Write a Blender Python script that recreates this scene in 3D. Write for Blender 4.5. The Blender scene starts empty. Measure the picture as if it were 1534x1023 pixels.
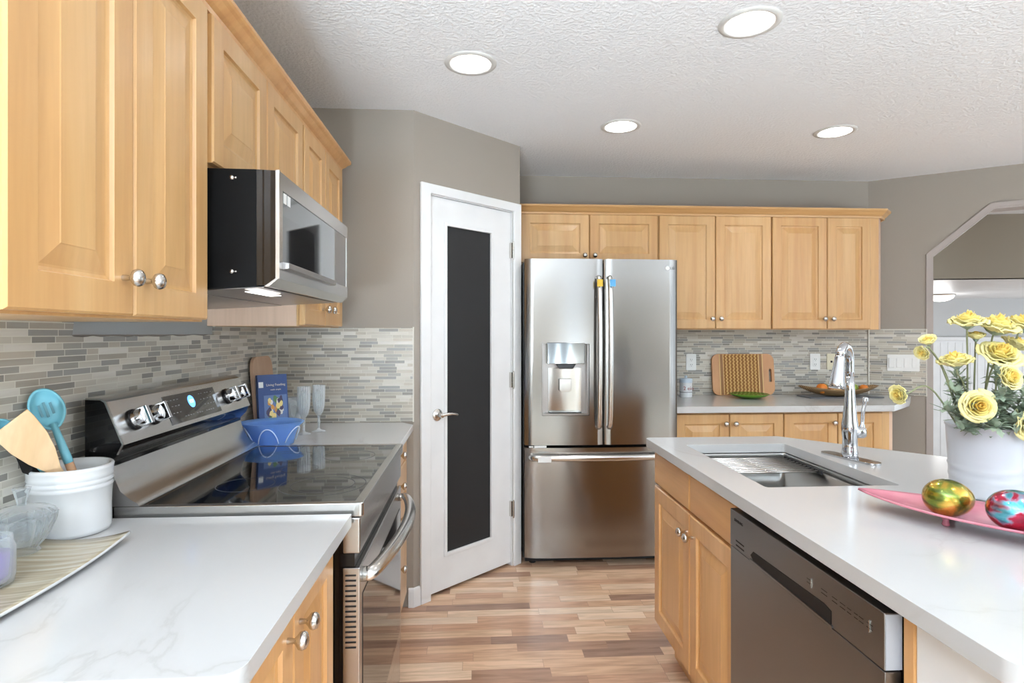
import bpy, bmesh, math, random
from mathutils import Vector, Matrix
from mathutils.geometry import tessellate_polygon
PI=math.pi
rnd=random.Random(7)
SC=bpy.context.scene; COL=SC.collection
# ------------------------------------------------------------ camera, sky, lights, exposure
cam=bpy.data.cameras.new('camera'); cob=bpy.data.objects.new('camera',cam); COL.objects.link(cob)
cob.location=(0,0,1.347); cob.rotation_euler=(PI/2,0,-math.radians(3.5))
cam.sensor_width=36; cam.lens=870/1534*36; cam.shift_y=-11.5/1534; cam.clip_start=.05
SC.camera=cob
SC.view_settings.view_transform='Standard'; SC.view_settings.look='None'
SC.view_settings.gamma=1; SC.view_settings.exposure=0.27
SC.view_settings.use_curve_mapping=False
W=bpy.data.worlds.new('sky'); SC.world=W; W.use_nodes=True
W.node_tree.nodes['Background'].inputs[0].default_value=(.80,.91,1,1)
W.node_tree.nodes['Background'].inputs[1].default_value=1.6
def area(name,loc,rot,sx,sy,power,col=(1,1,1)):
    l=bpy.data.lights.new(name,'AREA'); l.shape='RECTANGLE'; l.size=sx; l.size_y=sy; l.energy=power; l.color=col
    o=bpy.data.objects.new(name,l); COL.objects.link(o); o.location=loc; o.rotation_euler=rot; return o
# added fill lights by the unseen windows, tilted steeply up to brighten the ceiling
FILL_TINT=(.74,.88,1)
area('patio_uplight_fill',(1.40,-3.40,.45),(-PI/2-1.15,0,0),.45,1.0,200,FILL_TINT)
area('left_uplight_fill',(-.90,-1.9,.75),(0,PI/2+1.25,0),.9,1.6,560,FILL_TINT)
area('side_uplight_fill',(4.7,-1.5,.5),(0,-PI/2-1.25,0),.9,2.6,360,FILL_TINT)
area('hall_fill',(9.2,6.2,1.1),(0,-PI/2,0),1.4,3.0,75,(.9,.96,1))  # level fill added to brighten the hall; no window stands there
# ------------------------------------------------------------ helpers
def S(r,g,b):
    f=lambda v:(v/255/12.92) if v/255<=.04045 else ((v/255+.055)/1.055)**2.4
    return (f(r),f(g),f(b),1)
OFF={}
def link(n,me,parent=None,kind=None):
    o=bpy.data.objects.new(n,me); COL.objects.link(o)
    if parent: o.parent=parent
    if kind: o['kind']=kind
    return o
def thing(n,label,cat,loc=(0,0,0),rz=0,group=None,world=None):
    o=bpy.data.objects.new(n,None); COL.objects.link(o); o.empty_display_size=.05
    o.location=loc; o.rotation_euler=(0,0,rz); o['label']=label; o['category']=cat
    if group: o['group']=group
    OFF[o.name]=Vector(loc) if (world if world is not None else rz==0) else Vector((0,0,0))
    return o
def tag(o,label,cat,group=None,kind=None):
    o['label']=label; o['category']=cat
    if group: o['group']=group
    if kind: o['kind']=kind
    return o
def obj(n,bm,mat,parent=None,smooth=False,bev=0,seg=2,label=None,kind=None):
    """one mesh object; a parented mesh is authored in its root's frame (world axes for unrotated roots)"""
    bmesh.ops.recalc_face_normals(bm,faces=bm.faces[:])
    off=None
    if parent:
        off=OFF.get(parent.name,Vector((0,0,0)))
        if off.length>0: bmesh.ops.translate(bm,verts=bm.verts[:],vec=-off)
        pivot=Vector((0,0,0))
    else:
        xs=[v.co for v in bm.verts]
        pivot=Vector(((min(v.x for v in xs)+max(v.x for v in xs))/2,(min(v.y for v in xs)+max(v.y for v in xs))/2,min(v.z for v in xs)))
        if kind=='structure': pivot=Vector((0,0,0))
        bmesh.ops.translate(bm,verts=bm.verts[:],vec=-pivot)
    me=bpy.data.meshes.new(n); bm.to_mesh(me); bm.free()
    if smooth: 
        for p in me.polygons: p.use_smooth=True
    for m in (mat if isinstance(mat,(list,tuple)) else [mat]): me.materials.append(m)
    o=link(n,me,parent,kind)
    if not parent: o.location=pivot
    OFF[o.name]=off if off is not None else pivot
    if bev:
        b=o.modifiers.new('bevel','BEVEL'); b.width=bev; b.segments=seg; b.limit_method='ANGLE'; b.angle_limit=.6
        for p in me.polygons: p.use_smooth=True
        w=o.modifiers.new('wn','WEIGHTED_NORMAL')
    elif smooth=='auto':
        e=o.modifiers.new('es','EDGE_SPLIT'); e.split_angle=math.radians(38)
    if label: o['label']=label
    return o
def B(*bs,bm=None):
    """boxes (x0,x1,y0,y1,z0,z1)"""
    bm=bm or bmesh.new()
    for x0,x1,y0,y1,z0,z1 in bs:
        v=[bm.verts.new((x,y,z)) for x in(x0,x1) for y in(y0,y1) for z in(z0,z1)]
        for f in((0,1,3,2),(4,6,7,5),(0,4,5,1),(2,3,7,6),(0,2,6,4),(1,5,7,3)): bm.faces.new([v[i] for i in f])
    return bm
def basis(d):
    d=Vector(d).normalized(); u=Vector((0,0,1)) if abs(d.z)<.95 else Vector((1,0,0))
    a=u.cross(d).normalized(); return a,d.cross(a).normalized(),d
def lathe(prof,c=(0,0,0),axis=(0,0,1),n=32,bm=None,cap=True,ell=1.0,fn=None):
    bm=bm or bmesh.new(); a,b,d=basis(axis); c=Vector(c)
    if abs(Vector(axis).normalized().z)>.99: a,b,d=Vector((1,0,0)),Vector((0,1,0)),Vector(axis).normalized()
    rings=[]
    for r,h in prof:
        ring=[]
        for i in range(n):
            t=2*PI*i/n; rr=r*(fn(t,r,h) if fn else 1)
            ring.append(bm.verts.new(c+a*rr*math.cos(t)+b*rr*ell*math.sin(t)+d*h))
        rings.append(ring)
    for p,q in zip(rings,rings[1:]):
        for i in range(n): bm.faces.new((p[i],p[(i+1)%n],q[(i+1)%n],q[i]))
    if cap:
        bm.faces.new(rings[0][::-1]); bm.faces.new(rings[-1])
    return bm
def tube(pts,rad,n=12,bm=None,cap=True,flat=1.0,up=None):
    bm=bm or bmesh.new(); pts=[Vector(p) for p in pts]; rad=rad if isinstance(rad,(list,tuple)) else [rad]*len(pts)
    pa=None; rings=[]
    for i,p in enumerate(pts):
        d=(pts[min(i+1,len(pts)-1)]-pts[max(i-1,0)]).normalized()
        if pa is None:
            if up is not None: a=(Vector(up)-d*Vector(up).dot(d)).normalized()
            else: a=basis(d)[0]
        else: a=(pa-d*pa.dot(d)).normalized()
        b=d.cross(a); pa=a
        rings.append([bm.verts.new(p+a*rad[i]*math.cos(2*PI*k/n)+b*rad[i]*flat*math.sin(2*PI*k/n)) for k in range(n)])
    for p,q in zip(rings,rings[1:]):
        for i in range(n): bm.faces.new((p[i],p[(i+1)%n],q[(i+1)%n],q[i]))
    if cap: bm.faces.new(rings[0][::-1]); bm.faces.new(rings[-1])
    return bm
def spline(pts,k=6):
    P=[Vector(p) for p in pts]; P=[P[0]*2-P[1]]+P+[P[-1]*2-P[-2]]; out=[]
    for i in range(1,len(P)-2):
        for j in range(k):
            t=j/k; a,b,c,d=P[i-1],P[i],P[i+1],P[i+2]
            out.append(.5*((2*b)+(c-a)*t+(2*a-5*b+4*c-d)*t*t+(3*b-a-3*c+d)*t**3))
    out.append(P[-2]); return out
def prism(pts,axis,a0,a1,bm=None):
    """extrude a 2D outline along axis: 'x' takes (y,z), 'y' takes (x,z), 'z' takes (x,y)"""
    bm=bm or bmesh.new()
    mk={'x':lambda p,a:(a,p[0],p[1]),'y':lambda p,a:(p[0],a,p[1]),'z':lambda p,a:(p[0],p[1],a)}[axis]
    A=[bm.verts.new(mk(p,a0)) for p in pts]; C=[bm.verts.new(mk(p,a1)) for p in pts]
    bm.faces.new(A[::-1]); bm.faces.new(C); n=len(pts)
    for i in range(n): bm.faces.new((A[i],A[(i+1)%n],C[(i+1)%n],C[i]))
    return bm
def slab(outer,holes,z0,z1,mk=lambda x,y,z:(x,y,z),bm=None):
    """flat plate with holes"""
    bm=bm or bmesh.new(); loops=[outer]+holes
    tri=tessellate_polygon([[Vector((x,y,0)) for x,y in l] for l in loops])
    fl=[p for l in loops for p in l]
    lo=[bm.verts.new(mk(x,y,z0)) for x,y in fl]; hi=[bm.verts.new(mk(x,y,z1)) for x,y in fl]
    for t in tri:
        try: bm.faces.new([lo[i] for i in t]); bm.faces.new([hi[i] for i in t])
        except ValueError: pass
    k=0
    for l in loops:
        n=len(l)
        for i in range(n):
            a,b=k+i,k+(i+1)%n; bm.faces.new((lo[a],lo[b],hi[b],hi[a]))
        k+=n
    return bm
def rot(bm,m,c=(0,0,0)):
    bmesh.ops.rotate(bm,verts=bm.verts[:],cent=c,matrix=m); return bm
def arc(cx,cy,r,a0,a1,n=8): return [(cx+r*math.cos(a0+(a1-a0)*i/n),cy+r*math.sin(a0+(a1-a0)*i/n)) for i in range(n+1)]
def rrect(x0,x1,y0,y1,r,n=5):
    return arc(x1-r,y0+r,r,-PI/2,0,n)+arc(x1-r,y1-r,r,0,PI/2,n)+arc(x0+r,y1-r,r,PI/2,PI,n)+arc(x0+r,y0+r,r,PI,1.5*PI,n)
def textbm(s,size,M,depth=.0004,center=True):
    cu=bpy.data.curves.new('t','FONT'); cu.body=s; cu.size=size; cu.extrude=depth; cu.resolution_u=2
    if center: cu.align_x='CENTER'; cu.align_y='CENTER'
    o=bpy.data.objects.new('t',cu); COL.objects.link(o)
    dg=bpy.context.evaluated_depsgraph_get(); dg.update()
    me=bpy.data.meshes.new_from_object(o.evaluated_get(dg)); bm=bmesh.new(); bm.from_mesh(me)
    bpy.data.objects.remove(o); bpy.data.meshes.remove(me); bpy.data.curves.remove(cu)
    bmesh.ops.transform(bm,matrix=M,verts=bm.verts[:]); return bm
def frame(o,x,y):  # text frame: origin, x direction, y direction
    x=Vector(x).normalized(); y=Vector(y).normalized(); z=x.cross(y)
    m=Matrix((x,y,z)).transposed().to_4x4(); m.translation=Vector(o); return m
# ------------------------------------------------------------ materials
def nt(name):
    m=bpy.data.materials.new(name); m.use_nodes=True; t=m.node_tree; return m,t,t.nodes['Principled BSDF']
def N(t,typ,**k):
    n=t.nodes.new(typ)
    for a,b in k.items():
        if a.startswith('i'): n.inputs[int(a[1:])].default_value=b
        else: setattr(n,a,b)
    return n
def mth(t,op,a,b=None,c=None):
    n=t.nodes.new('ShaderNodeMath'); n.operation=op
    for i,v in enumerate((a,b,c)):
        if v is None: continue
        if isinstance(v,(int,float)): n.inputs[i].default_value=v
        else: t.links.new(v,n.inputs[i])
    return n.outputs[0]
def ramp(t,fac,stops,interp='LINEAR'):
    n=t.nodes.new('ShaderNodeValToRGB'); n.color_ramp.interpolation=interp; e=n.color_ramp.elements
    while len(e)<len(stops): e.new(.5)
    for i,(p,c) in enumerate(stops): e[i].position=p; e[i].color=c
    t.links.new(fac,n.inputs[0]); return n.outputs[0]
def mix(t,f,a,b,mode='MIX'):
    n=t.nodes.new('ShaderNodeMix'); n.data_type='RGBA'; n.blend_type=mode
    for i,v in ((0,f),(6,a),(7,b)):
        if isinstance(v,(int,float)): n.inputs[i].default_value=v
        elif isinstance(v,tuple): n.inputs[i].default_value=v
        else: t.links.new(v,n.inputs[i])
    return n.outputs[2]
def plain(name,col,rough=.5,metal=0,bump=0,bscale=200,trans=0,ior=1.45,emit=0,coat=0,spec=None,alpha=1,var=.03):
    m,t,p=nt(name); p.inputs['Base Color'].default_value=col; p.inputs['Roughness'].default_value=rough
    p.inputs['Metallic'].default_value=metal; p.inputs['Transmission Weight'].default_value=trans; p.inputs['IOR'].default_value=ior
    p.inputs['Coat Weight'].default_value=coat; p.inputs['Coat Roughness'].default_value=.05
    if spec is not None: p.inputs['Specular IOR Level'].default_value=spec
    if emit: p.inputs['Emission Color'].default_value=col; p.inputs['Emission Strength'].default_value=emit
    p.inputs['Alpha'].default_value=alpha
    tc=N(t,'ShaderNodeTexCoord'); nz=N(t,'ShaderNodeTexNoise'); nz.inputs['Scale'].default_value=bscale if bump else 6; t.links.new(tc.outputs['Object'],nz.inputs['Vector'])
    if bump:
        b=N(t,'ShaderNodeBump'); b.inputs['Strength'].default_value=bump; b.inputs['Distance'].default_value=.004
        t.links.new(nz.outputs[0],b.inputs['Height']); t.links.new(b.outputs[0],p.inputs['Normal'])
    elif var and not emit:
        a=tuple(min(1,c*(1-var)) for c in col[:3])+(1,); b=tuple(min(1,c*(1+var)) for c in col[:3])+(1,)
        t.links.new(ramp(t,nz.outputs[0],[(.3,a),(.7,b)]),p.inputs['Base Color'])
    return m
def coords(t,scale):
    tc=N(t,'ShaderNodeTexCoord'); mp=N(t,'ShaderNodeMapping'); mp.inputs['Scale'].default_value=scale
    t.links.new(tc.outputs['Object'],mp.inputs[0]); return mp.outputs[0]
def wood(name,cols,scale=(14,14,.9),rough=.32,dis=1.2):
    m,t,p=nt(name); v=coords(t,scale)
    oi=N(t,'ShaderNodeObjectInfo'); ad=N(t,'ShaderNodeVectorMath',operation='ADD'); t.links.new(v,ad.inputs[0])
    mu=mth(t,'MULTIPLY',oi.outputs['Random'],17.3); t.links.new(mu,ad.inputs[1])
    n1=N(t,'ShaderNodeTexNoise'); n1.inputs['Scale'].default_value=.55; n1.inputs['Detail'].default_value=5; n1.inputs['Distortion'].default_value=dis; t.links.new(ad.outputs[0],n1.inputs['Vector'])
    n2=N(t,'ShaderNodeTexNoise'); n2.inputs['Scale'].default_value=5; n2.inputs['Detail'].default_value=6; t.links.new(ad.outputs[0],n2.inputs['Vector'])
    c=ramp(t,n1.outputs[0],[(.3,cols[0]),(.5,cols[1]),(.7,cols[2])])
    g=ramp(t,n2.outputs[0],[(.3,(.86,.84,.80,1)),(.6,(1,1,1,1))])
    c=mix(t,.55,c,g,'MULTIPLY'); tint=ramp(t,oi.outputs['Random'],[(0,(.94,.93,.9,1)),(1,(1.0,1.0,1.0,1))])
    c=mix(t,1,c,tint,'MULTIPLY'); t.links.new(c,p.inputs['Base Color']); p.inputs['Roughness'].default_value=rough
    p.inputs['Coat Weight'].default_value=.15; p.inputs['Coat Roughness'].default_value=.25
    return m
def strips(name,rh,Wd,mort,cols,mcol,rough=.35,streak=0,uax=0,vax=2,bumpd=.001,sp=(.25,.45)):
    """rows of random-length strips along u; each strip its own tone"""
    m,t,p=nt(name); tc=N(t,'ShaderNodeTexCoord'); sx=N(t,'ShaderNodeSeparateXYZ'); t.links.new(tc.outputs['Object'],sx.inputs[0])
    u,v=sx.outputs[uax],sx.outputs[vax]
    vr=mth(t,'DIVIDE',v,rh); row=mth(t,'FLOOR',vr); fv=mth(t,'FRACT',vr)
    w1=N(t,'ShaderNodeTexWhiteNoise',noise_dimensions='1D'); t.links.new(row,w1.inputs['W'])
    uu=mth(t,'ADD',mth(t,'DIVIDE',u,Wd),mth(t,'MULTIPLY',w1.outputs['Value'],37.7))
    cell=mth(t,'FLOOR',uu); fu=mth(t,'FRACT',uu)
    cb=N(t,'ShaderNodeCombineXYZ'); t.links.new(cell,cb.inputs[0]); t.links.new(row,cb.inputs[1])
    w2=N(t,'ShaderNodeTexWhiteNoise',noise_dimensions='3D'); t.links.new(cb.outputs[0],w2.inputs['Vector'])
    s=mth(t,'ADD',mth(t,'MULTIPLY',w2.outputs['Value'],sp[1]),sp[0]); gt=mth(t,'GREATER_THAN',fu,s)
    cc=N(t,'ShaderNodeCombineXYZ'); t.links.new(cell,cc.inputs[0]); t.links.new(row,cc.inputs[1]); t.links.new(mth(t,'MULTIPLY',mth(t,'ADD',gt,1),3.3),cc.inputs[2])
    w3=N(t,'ShaderNodeTexWhiteNoise',noise_dimensions='3D'); t.links.new(cc.outputs[0],w3.inputs['Vector'])
    n=len(cols); c=ramp(t,w3.outputs['Value'],[(i/n,cols[i]) for i in range(n)],'CONSTANT')
    mp=N(t,'ShaderNodeMapping'); sc=[30,30,30]; sc[uax]=3; mp.inputs['Scale'].default_value=sc
    sh=N(t,'ShaderNodeVectorMath',operation='ADD'); t.links.new(tc.outputs['Object'],sh.inputs[0]); t.links.new(w3.outputs['Color'],sh.inputs[1])
    t.links.new(sh.outputs[0],mp.inputs[0]); nz=N(t,'ShaderNodeTexNoise'); nz.inputs['Scale'].default_value=1.6; nz.inputs['Detail'].default_value=5; nz.inputs['Distortion'].default_value=.6
    t.links.new(mp.outputs[0],nz.inputs['Vector'])
    k=1-streak
    c=mix(t,1,c,ramp(t,nz.outputs[0],[(.32,(k,k*.98,k*.95,1)),(.62,(1,1,1,1))]),'MULTIPLY')
    dv=mth(t,'MULTIPLY',mth(t,'MINIMUM',fv,mth(t,'SUBTRACT',1,fv)),rh)
    du=mth(t,'MULTIPLY',mth(t,'MINIMUM',mth(t,'MINIMUM',fu,mth(t,'SUBTRACT',1,fu)),mth(t,'ABSOLUTE',mth(t,'SUBTRACT',fu,s))),Wd)
    dm=mth(t,'MINIMUM',dv,du); mk=mth(t,'LESS_THAN',dm,mort/2)
    c=mix(t,mk,c,mcol); t.links.new(c,p.inputs['Base Color'])
    t.links.new(mth(t,'ADD',mth(t,'MULTIPLY',mk,.4),rough),p.inputs['Roughness'])
    if bumpd:
        b=N(t,'ShaderNodeBump'); b.inputs['Distance'].default_value=bumpd; b.inputs['Strength'].default_value=.6
        t.links.new(mth(t,'SUBTRACT',1,mk),b.inputs['Height']); t.links.new(b.outputs[0],p.inputs['Normal'])
    return m
AROT=.25
def steel(name,col=(.56,.55,.54,1),rough=.27,scale=(1.5,1.5,500),bump=.03,aniso=.0,metal=1):
    m,t,p=nt(name); p.inputs['Metallic'].default_value=metal; v=coords(t,scale)
    nz=N(t,'ShaderNodeTexNoise'); nz.inputs['Scale'].default_value=3; nz.inputs['Detail'].default_value=3; t.links.new(v,nz.inputs['Vector'])
    a=tuple(c*.97 for c in col[:3])+(1,); t.links.new(ramp(t,nz.outputs[0],[(.35,a),(.65,col)]),p.inputs['Base Color'])
    t.links.new(ramp(t,nz.outputs[0],[(.3,(rough*.95,)*3+(1,)),(.7,(rough*1.05,)*3+(1,))]),p.inputs['Roughness'])
    if aniso:
        p.inputs['Anisotropic'].default_value=aniso; tg=N(t,'ShaderNodeTangent',direction_type='RADIAL',axis='Z'); t.links.new(tg.outputs[0],p.inputs['Tangent']); p.inputs['Anisotropic Rotation'].default_value=AROT
    b=N(t,'ShaderNodeBump'); b.inputs['Strength'].default_value=bump; b.inputs['Distance'].default_value=.001
    t.links.new(nz.outputs[0],b.inputs['Height']); t.links.new(b.outputs[0],p.inputs['Normal'])
    return m
M={}
wl=[S(200,152,98),S(208,164,110),S(215,174,122)]
M['maple']=wood('maple',wl)
M['maple_x']=wood('maple_x',wl,(.9,14,14))
M['maple_y']=wood('maple_y',wl,(14,.9,14))
wd=[S(208,152,96),S(216,164,106),S(224,174,118)]
M['honey']=wood('honey',wd,rough=.28)
M['honey_y']=wood('honey_y',wd,(.9,14,14))
M['maple_pale']=wood('maple_pale',[S(214,180,155),S(222,190,166),S(228,198,175)])
M['wall']=plain('wall_paint',S(158,149,139),.75,bump=.08,bscale=160)
M['hall']=plain('hall_paint',S(150,140,125),.75,bump=.06,bscale=160)
M['greywall']=plain('pale_grey_paint',S(196,196,196),.7,bump=.05)
M['patch']=plain('bare_primer_paint',S(170,172,172),.8,bump=.15,bscale=60)
M['white']=plain('white_paint',S(232,232,232),.38)
M['trimtaupe']=plain('pale_taupe_trim',S(172,162,156),.5)
M['grout']=plain('pale_grout',S(218,214,204),.5)
def ceil_mat():
    m,t,p=nt('orange_peel_ceiling'); p.inputs['Base Color'].default_value=S(240,241,243); p.inputs['Roughness'].default_value=.9
    v=coords(t,(1,1,1)); a=N(t,'ShaderNodeTexNoise'); a.inputs['Scale'].default_value=75; a.inputs['Detail'].default_value=3; t.links.new(v,a.inputs['Vector'])
    h=ramp(t,a.outputs[0],[(.42,(0,0,0,1)),(.62,(1,1,1,1))]); b=N(t,'ShaderNodeBump'); b.inputs['Strength'].default_value=.38; b.inputs['Distance'].default_value=.006
    t.links.new(h,b.inputs['Height']); t.links.new(b.outputs[0],p.inputs['Normal']); return m
M['ceiling']=ceil_mat()
def quartz():
    m,t,p=nt('white_quartz'); v=coords(t,(1,1,1))
    a=N(t,'ShaderNodeTexNoise'); a.inputs['Scale'].default_value=1.7; a.inputs['Detail'].default_value=8; a.inputs['Distortion'].default_value=1.1; t.links.new(v,a.inputs['Vector'])
    d=mth(t,'ABSOLUTE',mth(t,'SUBTRACT',a.outputs[0],.5)); k=N(t,'ShaderNodeTexNoise'); k.inputs['Scale'].default_value=1.1; t.links.new(v,k.inputs['Vector'])
    vein=ramp(t,d,[(0,(1,1,1,1)),(.008,(.3,.3,.3,1)),(.035,(0,0,0,1))]); msk=ramp(t,k.outputs[0],[(.48,(0,0,0,1)),(.6,(1,1,1,1))])
    f=mth(t,'MULTIPLY',mth(t,'MULTIPLY',vein,msk),.55); cl=ramp(t,k.outputs[0],[(.3,S(190,189,188)),(.7,S(196,195,194))])
    t.links.new(mix(t,f,cl,S(176,172,168)),p.inputs['Base Color']); p.inputs['Roughness'].default_value=.16; return m
M['quartz']=quartz()
tile_cols=[S(160,156,148),S(206,200,188),S(182,174,160),S(140,136,129),S(196,190,178),S(170,162,150),S(212,207,198),S(150,148,143),S(188,178,163)]
M['tile']=strips('mosaic_tile',.0156,.17,.0022,tile_cols,S(214,210,198),.3,.12)
M['floor']=strips('strip_laminate',.063,.80,.0012,[S(230,192,160),S(206,164,134),S(236,204,174),S(182,144,120),S(220,180,148),S(212,170,140),S(240,212,184),S(168,134,114),S(226,188,156)],S(140,104,80),.24,.30,0,1,0,(.3,.4))
M['steel']=steel('brushed_steel',rough=.25)
M['fridge']=steel('fridge_steel',(.30,.287,.275,1),.18,scale=(1,1,900),bump=.0,aniso=.5)
M['steel_dark']=steel('dark_brushed_steel',(.36,.34,.33,1),.30)
M['steel_dw']=steel('dishwasher_steel',(.27,.265,.265,1),.33)
M['steel_y']=steel('sink_steel',(.5,.5,.49,1),.32,(6,200,6))
M['nickel']=plain('satin_nickel',(.62,.6,.57,1),.22,1)
M['chrome']=plain('chrome',(.62,.63,.65,1),.05,1)
M['black']=plain('black_plastic',S(16,16,18),.22)
M['matte_black']=plain('chalkboard_black',S(34,34,35),.6)
M['ctop']=plain('black_ceramic_glass',S(10,10,11),.035,spec=.7,coat=.5)
M['mwcase']=plain('microwave_black_case',S(12,11,11),.6,spec=.12)
M['bglass']=plain('black_door_glass',S(12,12,13),.05,spec=.6)
M['mwglass']=plain('microwave_mirror_glass',(.20,.205,.205,1),.06,.9)
M['ring']=plain('burner_print',S(96,98,100),.2)
M['dark']=plain('dark_gap',S(20,15,13),.6)
M['white_ceramic']=plain('white_glazed_ceramic',S(212,212,212),.12,coat=.4)
M['vase_white']=plain('white_satin_ceramic',S(200,201,206),.3)
M['plastic_white']=plain('white_plastic',S(238,238,236),.35)
M['plastic_cream']=plain('cream_plastic',S(226,218,190),.4)
M['lens']=plain('lamp_lens',(1,.97,.92,1),.5,emit=3.2)
M['dome']=plain('dome_lamp_glass',(1,.97,.90,1),.5,emit=1.6)
M['ledbar']=plain('hood_lamp',(1,.97,.92,1),.5,emit=3)
M['trimring']=plain('lamp_trim',S(214,212,208),.4)
def clearglass(name,tint,milky,rough=.03):
    m,t,p=nt(name); p.inputs['Base Color'].default_value=tint; p.inputs['Roughness'].default_value=rough
    tr=N(t,'ShaderNodeBsdfTransparent'); tr.inputs[0].default_value=tint; mx=N(t,'ShaderNodeMixShader'); fr=N(t,'ShaderNodeLayerWeight'); fr.inputs[0].default_value=.35
    f=mth(t,'MINIMUM',mth(t,'ADD',mth(t,'MULTIPLY',fr.outputs['Facing'],.55),milky),1)
    t.links.new(f,mx.inputs[0]); t.links.new(tr.outputs[0],mx.inputs[1]); t.links.new(p.outputs[0],mx.inputs[2]); t.links.new(mx.outputs[0],t.nodes['Material Output'].inputs[0]); return m
M['glass']=clearglass('clear_glass',(.82,.84,.85,1),.09)
M['crystal']=clearglass('cut_crystal',(.90,.92,.93,1),.22)
M['blueled']=plain('blue_display',(.1,.35,1,1),.5,emit=2.5)
M['ledtext']=plain('display_digits',(.75,.88,1,1),.5,emit=3)
M['print']=plain('grey_print',S(150,150,152),.4)
M['darkprint']=plain('dark_print',S(30,26,26),.4)
# ------------------------------------------------------------ setting
H=2.45
A0=Vector((-.31,2.89,0)); A1=Vector((.255,3.41,0)); AA=math.atan2(A1.y-A0.y,A1.x-A0.x); AL=(A1-A0).length
R0=Vector((2.83,4.04,0)); RD=Vector((.71,-.49,0)).normalized(); RA=math.atan2(RD.y,RD.x)
R1=R0+RD*2.55
obj('floor',slab([(-1.2,-.2),(7,-.2),(7,4.64),(3.0,5.42),(-1.2,5.42)],[],-.05,0),M['floor'],kind='structure')
obj('floor_entry',B((3,10,4.5,9,-.98,-.93)),M['floor'],kind='structure')
obj('floor_rear',B((-1.2,5.1,-3.7,-.2,-.05,0)),plain('cream_bounce_floor',S(222,216,204),.95,bump=.4,bscale=400),kind='structure')  # unseen rear floor, made pale to bounce light onto the ceiling
obj('wall_left',slab([(-3.6,0),(4.15,0),(4.15,H),(-3.6,H)],[[(-2.8,.6),(-2.8,2.1),(-1.0,2.1),(-1.0,.6)]],-1.1,-.975,lambda x,y,z:(z,x,y)),M['wall'],kind='structure')
obj('wall_left_end',B((-1.1,-.31,2.89,3.0,0,H)),M['wall'],kind='structure')
def placed(o,loc,rz): o.location=loc; o.rotation_euler=(0,0,rz); return o
# pantry wall: a plate with the doorway cut out, and its return beside the fridge
o=obj('wall_pantry',slab([(0,0),(.10,0),(.10,2.056),(.706,2.056),(.706,0),(AL,0),(AL,H),(0,H)],[],0,.11,lambda x,y,z:(x,z,y)),M['wall'],kind='structure'); placed(o,A0,AA)
obj('wall_pantry_return',prism([(A1.x,A1.y),(A1.x-.08,A1.y+.06),(A1.x-.08,4.15),(A1.x,4.15)],'z',0,H),M['wall'],kind='structure')
obj('wall_back',B((-1.1,R0.x+.05,4.04,4.15,0,H)),M['wall'],kind='structure')
# right angled wall with the clipped-corner opening
DL=lambda x,y:(Vector((x,y,0))-R0).dot(RD)
o0=DL(3.137,3.83); o1=DL(3.41,3.64); oR=2.0; 
arch=[(0,0),(o0,0),(o0,1.885),(o1,2.185),(oR-.33,2.185),(oR,1.885),(oR,0),(2.55,0),(2.55,H),(0,H)]
placed(obj('wall_right',slab(arch,[],0,.12,lambda x,y,z:(x,z,y)),M['wall'],kind='structure'),R0,RA)
# paint-grade casing round the opening: a thin band on the face and the pale reveal
band=[(o0-.028,0),(o0-.028,1.898),(o1-.010,2.214),(oR-.32,2.214),(oR+.028,1.898),(oR+.028,0),(oR,0),(oR,1.885),(oR-.33,2.185),(o1,2.185),(o0,1.885),(o0,0)]
placed(obj('trim_1',slab(band,[],-.008,.012,lambda x,y,z:(x,z,y)),M['trimtaupe'],kind='structure'),R0,RA)
rev=[(o0,0),(o0,1.885),(o1,2.185),(oR-.33,2.185),(oR,1.885),(oR,0),(oR-.012,0),(oR-.012,1.88),(oR-.335,2.173),(o1+.005,2.173),(o0+.012,1.88),(o0+.012,0)]
placed(obj('trim_2',slab(rev,[],.0,.13,lambda x,y,z:(x,z,y)),M['trimtaupe'],kind='structure'),R0,RA)
obj('wall_side',slab([(-3.6,0),(R1.y,0),(R1.y,H),(-3.6,H)],[[(-2.6,.35),(-2.6,2.3),(1.4,2.3),(1.4,.35)]],4.92,5.02,lambda x,y,z:(z,x,y)),M['wall'],kind='structure')
obj('wall_rear',slab([(-1.1,0),(5.02,0),(5.02,H),(-1.1,H)],[[(1.12,.05),(1.12,2.30),(1.68,2.30),(1.68,.05)]],-3.6,-3.5,lambda x,y,z:(x,z,y)),M['wall'],kind='structure')
def win(n,x0,x1,z0,z1,mk):
    obj(n,slab([(x0,z0),(x1,z0),(x1,z1),(x0,z1)],[[(x0+.06,z0+.06),(x0+.06,z1-.06),((x0+x1)/2-.03,z1-.06),((x0+x1)/2-.03,z0+.06)],[((x0+x1)/2+.03,z0+.06),((x0+x1)/2+.03,z1-.06),(x1-.06,z1-.06),(x1-.06,z0+.06)]],0,.06,mk),M['white'],kind='structure')
win('window_1',1.12,1.68,.05,2.30,lambda x,y,z:(x,-3.58+z,y))
win('added_window_3',-2.8,-1.0,.6,2.1,lambda x,y,z:(-1.08+z,x,y))  # unseen left window, added as an opening for the left fill light
win('added_window_2',-2.6,1.4,.35,2.3,lambda x,y,z:(4.94+z,x,y))  # unseen wide side window, added to let more light in
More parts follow.
